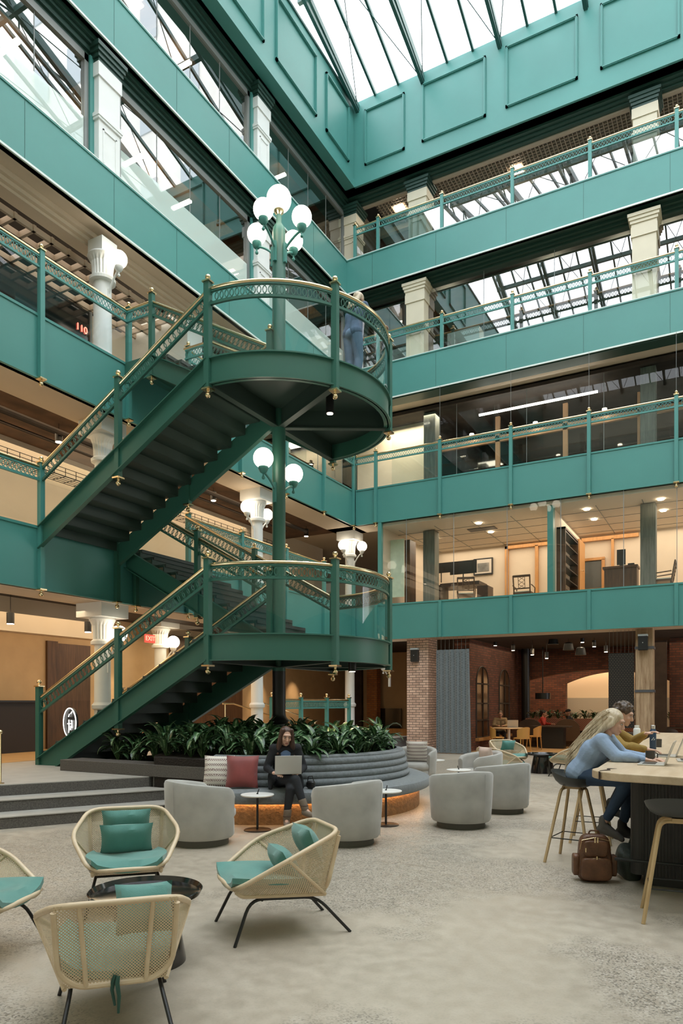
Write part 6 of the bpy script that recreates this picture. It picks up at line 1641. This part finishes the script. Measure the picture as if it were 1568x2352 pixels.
CARD = mat('black_knit', (.014, .015, .018), .9, bump=.3, bscale=80); LEG = mat('charcoal_leggings', (.018, .02, .026), .8)
top = torso(pel, ch, nk, .075, (.125, .10, .105), .15, .062)
for s in (0, 1):
    sg = 1 if s == 0 else -1; top += chain([nk+V3(.15*sg, 0, -.055), El[s], Wr[s]+(El[s]-Wr[s])*.15], [.058, .050, .036])
    top += chain([V3(.13*sg, 0, .60), V3(.18*sg, .15, .56), V3(.20*sg, .20, .48)], [.09, .05, .03])
blob('cardigan', top, CARD, t, .009, 4)
blob('top', [('e', V3(0, .115, .88), (.075, .055, .11)), ('e', V3(0, .12, .80), (.08, .06, .1))], mat('blue_top', (.12, .19, .34), .8), t, .008, 2)
blob('leggings', chain([V3(-.085, .03, .56), K1, A1_+V3(0, 0, .05)], [.088, .062, .042])+chain([V3(.085, .03, .57), K2, A2_+(K2-A2_)*.12], [.088, .064, .043])+[('e', pel, (.15, .11, .09))], LEG, t, .009, 3)
BOOT = mat('taupe_suede', (.20, .155, .115), .85, bump=.2)
for (A_, T_, K_) in ((A1_, T1_, K1), (A2_, T2_, K2)):
    u = (T_-A_).normalized(); bt = blob('ankle_boot', [('c', A_+(K_-A_).normalized()*.10, A_, .052, .048), ('c', A_+u*.0-V3(0, 0, .045), T_, .045, .034), ('c', T_, T_+u*.05, .034, .026)], BOOT, t, .007, 3)
    MB().tube([A_+(K_-A_).normalized()*.04+V3(.05*math.cos(q), .05*math.sin(q), 0) for q in [2*PI*i/14 for i in range(14)]], .006, 6, True).build('strap', mat('dark_strap', (.08, .05, .035), .6), bt, True)
HB = hairmat('brown_hair', (.035, .014, .008), (.10, .045, .025))
hp = [('e', hc+M @ V3(0, -.022, .040), (.082, .094, .086), M)]
for sg in (-1, 1):
    hp += chain([hc+M @ V3(.055*sg, .03, .085), hc+M @ V3(.078*sg, .03, .0), hc+V3(.085*sg, .00, -.12), V3(.11*sg, .10, .92), V3(.10*sg, .15, .82 if sg < 0 else .90)], [.032, .026, .036, .036, .016])
hp += chain([hc+M @ V3(0, -.08, 0), V3(0, .0, .98)], [.06, .07])
blob('hair', hp, HB, t, .007, 2)
t.location = (bx, by, 0); rzw = math.atan2(-by, -bx)-PI/2+.10; t.rotation_euler = (0, 0, rzw)
lw = laptop('thin silver laptop on the lap of the seated woman', (0, 0, 0), 0, 1.35, .33, .225); lw.rotation_euler = (0, 0, rzw)
q = Matrix.Rotation(rzw, 3, 'Z') @ V3(0, .33, .668); lw.location = (bx+q.x, by+q.y, q.z)

# ---- people at the long table
def table_person(label, loc, rz, topm, topname, legm, hairs, skin, sneakers, pose=0, vox=.0065, brow=(.2, .14, .08)):
    t = thing('person', label, 'person', (0, 0, 0), world=False)
    pel, ch, nk = V3(0, -.01, .88), V3(0, .13, 1.10), V3(0, .22, 1.255); hc = V3(0, .295, 1.375); M = rotm(0, -.33, 0)
    El = [V3(.21, .36, 1.06), V3(-.21, .34, 1.05)]; Wr = [V3(.13, .60, 1.035), V3(-.10, .62, 1.035)]
    if pose: El[1] = V3(-.23, .40, 1.09); Wr[1] = V3(-.12, .55, 1.19); hc = V3(.0, .34, 1.40)
    body = torso(pel, ch, nk, .07, (.10, .08, .09), .15)+[('c', nk-V3(0, .01, .04), hc+V3(0, -.03, -.05), .05, .047)]+head_prims(hc, M, 1.03)
    for s in (0, 1):
        sg = 1 if s == 0 else -1; body += chain([nk+V3(.155*sg, 0, -.055), El[s], Wr[s]], [.046, .036, .024])
        hand(body, Wr[s], V3(-.25*sg, 1, -.12 if not (pose and s) else .3), V3(0, 0, 1), -sg, .4, 1.05)
    Ks = [V3(.10, .46, .84), V3(-.10, .46, .84)]; As = [V3(.07, .22, .40), V3(-.09, .36, .36)]; Ts = [V3(.08, .34, .31), V3(-.10, .49, .28)]
    for s in (0, 1): body += chain([V3(.09*(1-2*s), .0, .86), Ks[s], As[s], Ts[s]], [.08, .055, .034, .018])
    blob('body', body, skin, t, vox, 3); face_parts(t, hc, M, 1.03, brow=brow)
    top = torso(pel+V3(0, 0, .0), ch, nk, .085, (.125, .115, .12), .165, .066)
    for s in (0, 1):
        sg = 1 if s == 0 else -1; top += chain([nk+V3(.165*sg, 0, -.06), El[s], Wr[s]+(El[s]-Wr[s])*.12], [.072, .062, .040])
    top += [('c', El[0]+V3(0, .1, -.0), El[0]+V3(-.02, .16, -.01), .055, .045)]
    blob(topname, top, topm, t, .009, 4)
    lg = [('e', V3(0, -.02, .85), (.175, .13, .10))]
    for s in (0, 1): lg += chain([V3(.09*(1-2*s), .0, .86), Ks[s], As[s]+(Ks[s]-As[s])*.16], [.105, .072, .046])
    blob('jeans', lg, legm, t, .010, 3)
    for s in (0, 1):
        u = (Ts[s]-As[s]).normalized(); sh = blob('shoe', [('c', As[s]-V3(0, .02, .05), Ts[s], .046, .036), ('c', Ts[s], Ts[s]+u*.06, .036, .028), ('c', As[s]+V3(0, 0, .045), As[s]-V3(0, 0, .03), .044, .048), ('c', As[s]-V3(0, 0, .01), Ts[s]-V3(0, 0, .01), .046, .036)], sneakers[s], t, .008, 2)
    blob('hair', hairs(hc, M, nk), hairs.m, t, .0065, 1)
    t.location = loc; t.rotation_euler = (0, 0, rz); return t, hc, M, nk
def long_blonde(hc, M, nk):
    rr = random.Random(2); o = [('e', hc+M @ V3(0, -.02, .040), (.086, .100, .090), M)]
    for k in range(30):
        x = -.085+.17*k/29; p = hc+M @ V3(x*.9, -.02-.07*math.sin(PI*k/29), .03); w = rr.uniform(-.02, .02); ln = rr.uniform(-.05, .06)
        o += chain([p, V3(x*1.15, .165-.02*rr.random(), 1.25), V3(x*1.2+w, .06+rr.uniform(-.025, .02), 1.14), V3(x*1.25-w, -.03+rr.uniform(-.03, .02), 1.02+ln), V3(x*1.2+w*1.5, -.07+rr.uniform(-.02, .03), .93+ln)], [.026, .02, .016, .012, .005])
    for sg in (-1, 1): o += chain([hc+M @ V3(.06*sg, .03, .07), hc+M @ V3(.082*sg, .015, -.01), hc+M @ V3(.07*sg, -.05, -.08), V3(.08*sg, .15, 1.24)], [.03, .026, .03, .03])
    return o
long_blonde.m = hairmat('blonde_hair', (.34, .25, .15), (.68, .58, .42))
def curly(hc, M, nk):
    rr = random.Random(4); o = [('e', hc+M @ V3(0, -.02, .045), (.086, .10, .088), M)]
    for k in range(70):
        az, el = rr.uniform(0, 2*PI), rr.uniform(-.2, 1.5); d = V3(math.cos(az)*math.cos(el), math.sin(az)*math.cos(el), math.sin(el))
        if d.y > .45 and d.z < .55: continue
        o.append(('e', hc+M @ (V3(0, -.015, .04)+V3(d.x*.085, d.y*.10, d.z*.092)), (.021, .021, .021)))
    return o
curly.m = hairmat('dark_brown_hair', (.03, .018, .012), (.12, .075, .045))
DENIM = mat('blue_denim', (.035, .065, .12), .85, bump=.2, bscale=150, var=.3, vscale=5)
SWEAT = mat('light_blue_sweatshirt', (.27, .36, .50), .9, bump=.15, bscale=60, var=.08, vscale=7)
MUSTJ = mat('mustard_jacket', (.30, .19, .045), .85, bump=.15, var=.1)
SNK = mat('grey_sneaker', (.10, .09, .08), .7); SNW = mat('dark_boot', (.02, .018, .016), .6)
table_person('woman with long blonde hair in a light blue sweatshirt and jeans at the long table', (-1.29, 7.24, -.01), -PI/2-.05, SWEAT, 'sweatshirt', DENIM, long_blonde, SKIN, (SNK, SNW))
table_person('curly haired person in a mustard jacket eating at the long table', (-1.38, 8.33, .02), -PI/2-.05, MUSTJ, 'jacket', mat('black_trousers', (.015, .015, .017), .8), curly, SKIN, (SNW, SNW), 1, .008, (.05, .03, .02))

# loose strands over the long hair
wt = [o for o in bpy.data.objects if o.type == 'EMPTY' and 'long blonde hair' in str(o.get('label'))][0]
rr = random.Random(9); sm = MB(); hc = V3(0, .295, 1.375); M = rotm(0, -.33, 0)
for k in range(130):
    u_ = rr.uniform(-1, 1); p = hc+M @ V3(.080*u_, -.03-.065*math.sqrt(1-u_*u_), rr.uniform(-.02, .09)); wv_ = rr.uniform(0, 6); ln = rr.uniform(.38, .54); P = []
    for j in range(11):
        f = j/10; P.append(p+V3(.02*u_*f+.012*math.sin(wv_+f*9), -.36*f**.8+.014*math.cos(wv_+f*8), -ln*f))
    sm.tube(P, [.009, .010, .010, .0095, .009, .0085, .008, .007, .006, .004, .0015], 5)
sm.build('hair_strands', long_blonde.m, wt, True)

# ---- figure on the upper landing, seen from behind
t = thing('person', 'blonde person in blue denim on the upper landing with one hand on the rail', 'person', (0, 0, 0), world=False)
pel, ch, nk = V3(0, 0, .92), V3(0, .05, 1.25), V3(0, .10, 1.43); hc = V3(0, .14, 1.55); M = rotm(0, -.25, 0)
El = [V3(.25, .22, 1.18), V3(-.25, .12, 1.14)]; Wr = [V3(.28, .42, 1.14), V3(-.22, .34, 1.12)]
legs = [[V3(.09, 0, .90), V3(.10, .04, .50), V3(.10, -.02, .09), V3(.11, .12, .04)], [V3(-.09, 0, .90), V3(-.09, .02, .50), V3(-.10, -.08, .09), V3(-.11, .06, .04)]]
body = torso(pel, ch, nk, .07, (.10, .085, .095), .16)+[('c', nk-V3(0, 0, .04), hc+V3(0, -.02, -.05), .05, .047)]+head_prims(hc, M)
for s in (0, 1):
    sg = 1-2*s; body += chain([nk+V3(.165*sg, 0, -.05), El[s], Wr[s]], [.047, .036, .024])+chain(legs[s], [.085, .058, .038, .03]); hand(body, Wr[s], V3(0, 1, -.15), V3(0, 0, 1), -sg, .6)
blob('body', body, SKIN, t, .0075, 3); face_parts(t, hc, M, 1, brow=(.2, .14, .08))
top = torso(pel+V3(0, 0, .02), ch, nk, .085, (.125, .105, .115), .17, .064)
for s in (0, 1): top += chain([nk+V3(.17*(1-2*s), 0, -.055), El[s], Wr[s]+(El[s]-Wr[s])*.12], [.064, .054, .038])
blob('denim_shirt', top, mat('mid_denim', (.08, .12, .20), .85, var=.25, vscale=6), t, .010, 3)
blob('jeans', [('e', V3(0, -.01, .92), (.165, .12, .11))]+sum([chain([l[0], l[1], l[2]+V3(0, 0, .03)], [.105, .075, .058]) for l in legs], []), mat('light_denim', (.14, .22, .34), .85, var=.2, vscale=5), t, .011, 3)
for l in legs: blob('shoe', [('c', l[2]-V3(0, .02, .04), l[3], .045, .036), ('c', l[3], l[3]+V3(0, .06, -.005), .036, .03)], SNW, t, .009, 2)
def short_blonde(hc, M): 
    o = [('e', hc+M @ V3(0, -.02, .035), (.088, .102, .092), M)]
    for k in range(9): x = -.08+.02*k; o += chain([hc+M @ V3(x, -.06, .02), V3(x*1.1, .01, 1.47), V3(x*1.15, -.03, 1.38)], [.035, .03, .014])
    return o
blob('hair', short_blonde(hc, M), long_blonde.m, t, .008, 1)
u = (cr*.62+cf*.6).normalized(); t.location = (-5.50, 10.42, Z2-.03); t.rotation_euler = (0, 0, face(u))

# ---- three people at the back of the cafe
def cafe_person(label, loc, rz, topm, hm, skin, cap_=None, arm_up=False, legs_=True, seat=.47):
    t = thing('person', label, 'person', (0, 0, 0), world=False)
    z = seat-.47; pel, ch, nk = V3(0, 0, .57+z), V3(0, .05, .87+z), V3(0, .09, 1.04+z); hc = V3(0, .13, 1.165+z); M = rotm(0, -.2, 0)
    El = [V3(.22, .16, .80+z), V3(-.22, .16, .80+z)]; Wr = [V3(.10, .36, .79+z), V3(-.10, .38, .79+z)]
    if arm_up: Wr[0] = V3(.10, .20, 1.03+z)
    body = torso(pel, ch, nk, .07, (.10, .085, .095), .155)+[('c', nk-V3(0, 0, .04), hc+V3(0, -.02, -.05), .05, .048)]+head_prims(hc, M, 1.03)
    lg = [[V3(.09*s, .02, .55+z), V3(.11*s, .44, .53+z), V3(.11*s, .42, .10), V3(.11*s, .54, .05)] for s in (1, -1)]
    for s in (0, 1):
        sg = 1-2*s; body += chain([nk+V3(.16*sg, 0, -.05), El[s], Wr[s]], [.046, .036, .024]); hand(body, Wr[s], V3(-.4*sg, 1, .2 if not (arm_up and s == 0) else 1.0), V3(0, 0, 1), -sg, .5)
        body += chain(lg[s], [.08, .055, .036, .03])
    blob('body', body, skin, t, .011, 2); face_parts(t, hc, M, 1.03)
    tp = torso(pel, ch, nk, .085, (.12, .105, .115), .165, .064)
    for s in (0, 1): tp += chain([nk+V3(.165*(1-2*s), 0, -.055), El[s], Wr[s]+(El[s]-Wr[s])*.15], [.062, .052, .036])
    blob('shirt', tp, topm, t, .013, 3)
    blob('trousers', [('e', pel, (.16, .12, .09))]+sum([chain([l[0], l[1], l[2]+V3(0, 0, .03)], [.10, .068, .05]) for l in lg], []), mat('black_trousers', (.015, .015, .017), .8), t, .014, 2)
    for l in lg: blob('shoe', [('c', l[2]-V3(0, 0, .05), l[3]+V3(0, .04, -.01), .045, .035)], SNW, t, .012, 1)
    if cap_: blob('cap', [('e', hc+M @ V3(0, -.01, .055), (.086, .10, .075), M), ('c', hc+M @ V3(0, .06, .05), hc+M @ V3(0, .12, .04), .03, .02)], cap_, t, .011, 1)
    else: blob('hair', [('e', hc+M @ V3(0, -.025, .045), (.086, .098, .085), M), ('e', hc+M @ V3(0, -.07, .0), (.07, .06, .08), M)]+([('e', hc+M @ V3(0, -.12, .06), (.045, .045, .045), M)] if arm_up else []), hm, t, .011, 1)
    t.location = loc; t.rotation_euler = (0, 0, rz); return t
q = at(1148, 23.75); cafe_person('man in a tan cardigan sitting behind a laptop at the oak table', (q.x, q.y, 0), face(Vector((.35, -1, 0))), mat('tan_cardigan', (.30, .20, .10), .85), curly.m, SKIN2)
q2 = at(1180, 23.15); laptop('small laptop on the oak cafe table', (q2.x-.05, q2.y, .745), face(Vector((.35, -1, 0))), 1.3, .34, .24)
q = at(1240, 25.3); cafe_person('woman in a red top with dark tied hair resting her chin on her hand', (q.x, q.y, 0), face(Vector((1, .1, 0))), mat('red_top', (.45, .04, .025), .7, var=.3, vscale=20), hairmat('black_hair', (.01, .008, .006), (.03, .02, .015)), SKIN2, None, True)
q = at(1313, 25.55); cafe_person('man in a black cap seen above the brown booth armchair', (q.x, q.y, .03), face(Vector((-1, -.15, 0))), mat('dark_shirt', (.03, .03, .035), .8), curly.m, SKIN2, mat('black_cap', (.01, .01, .012), .8))
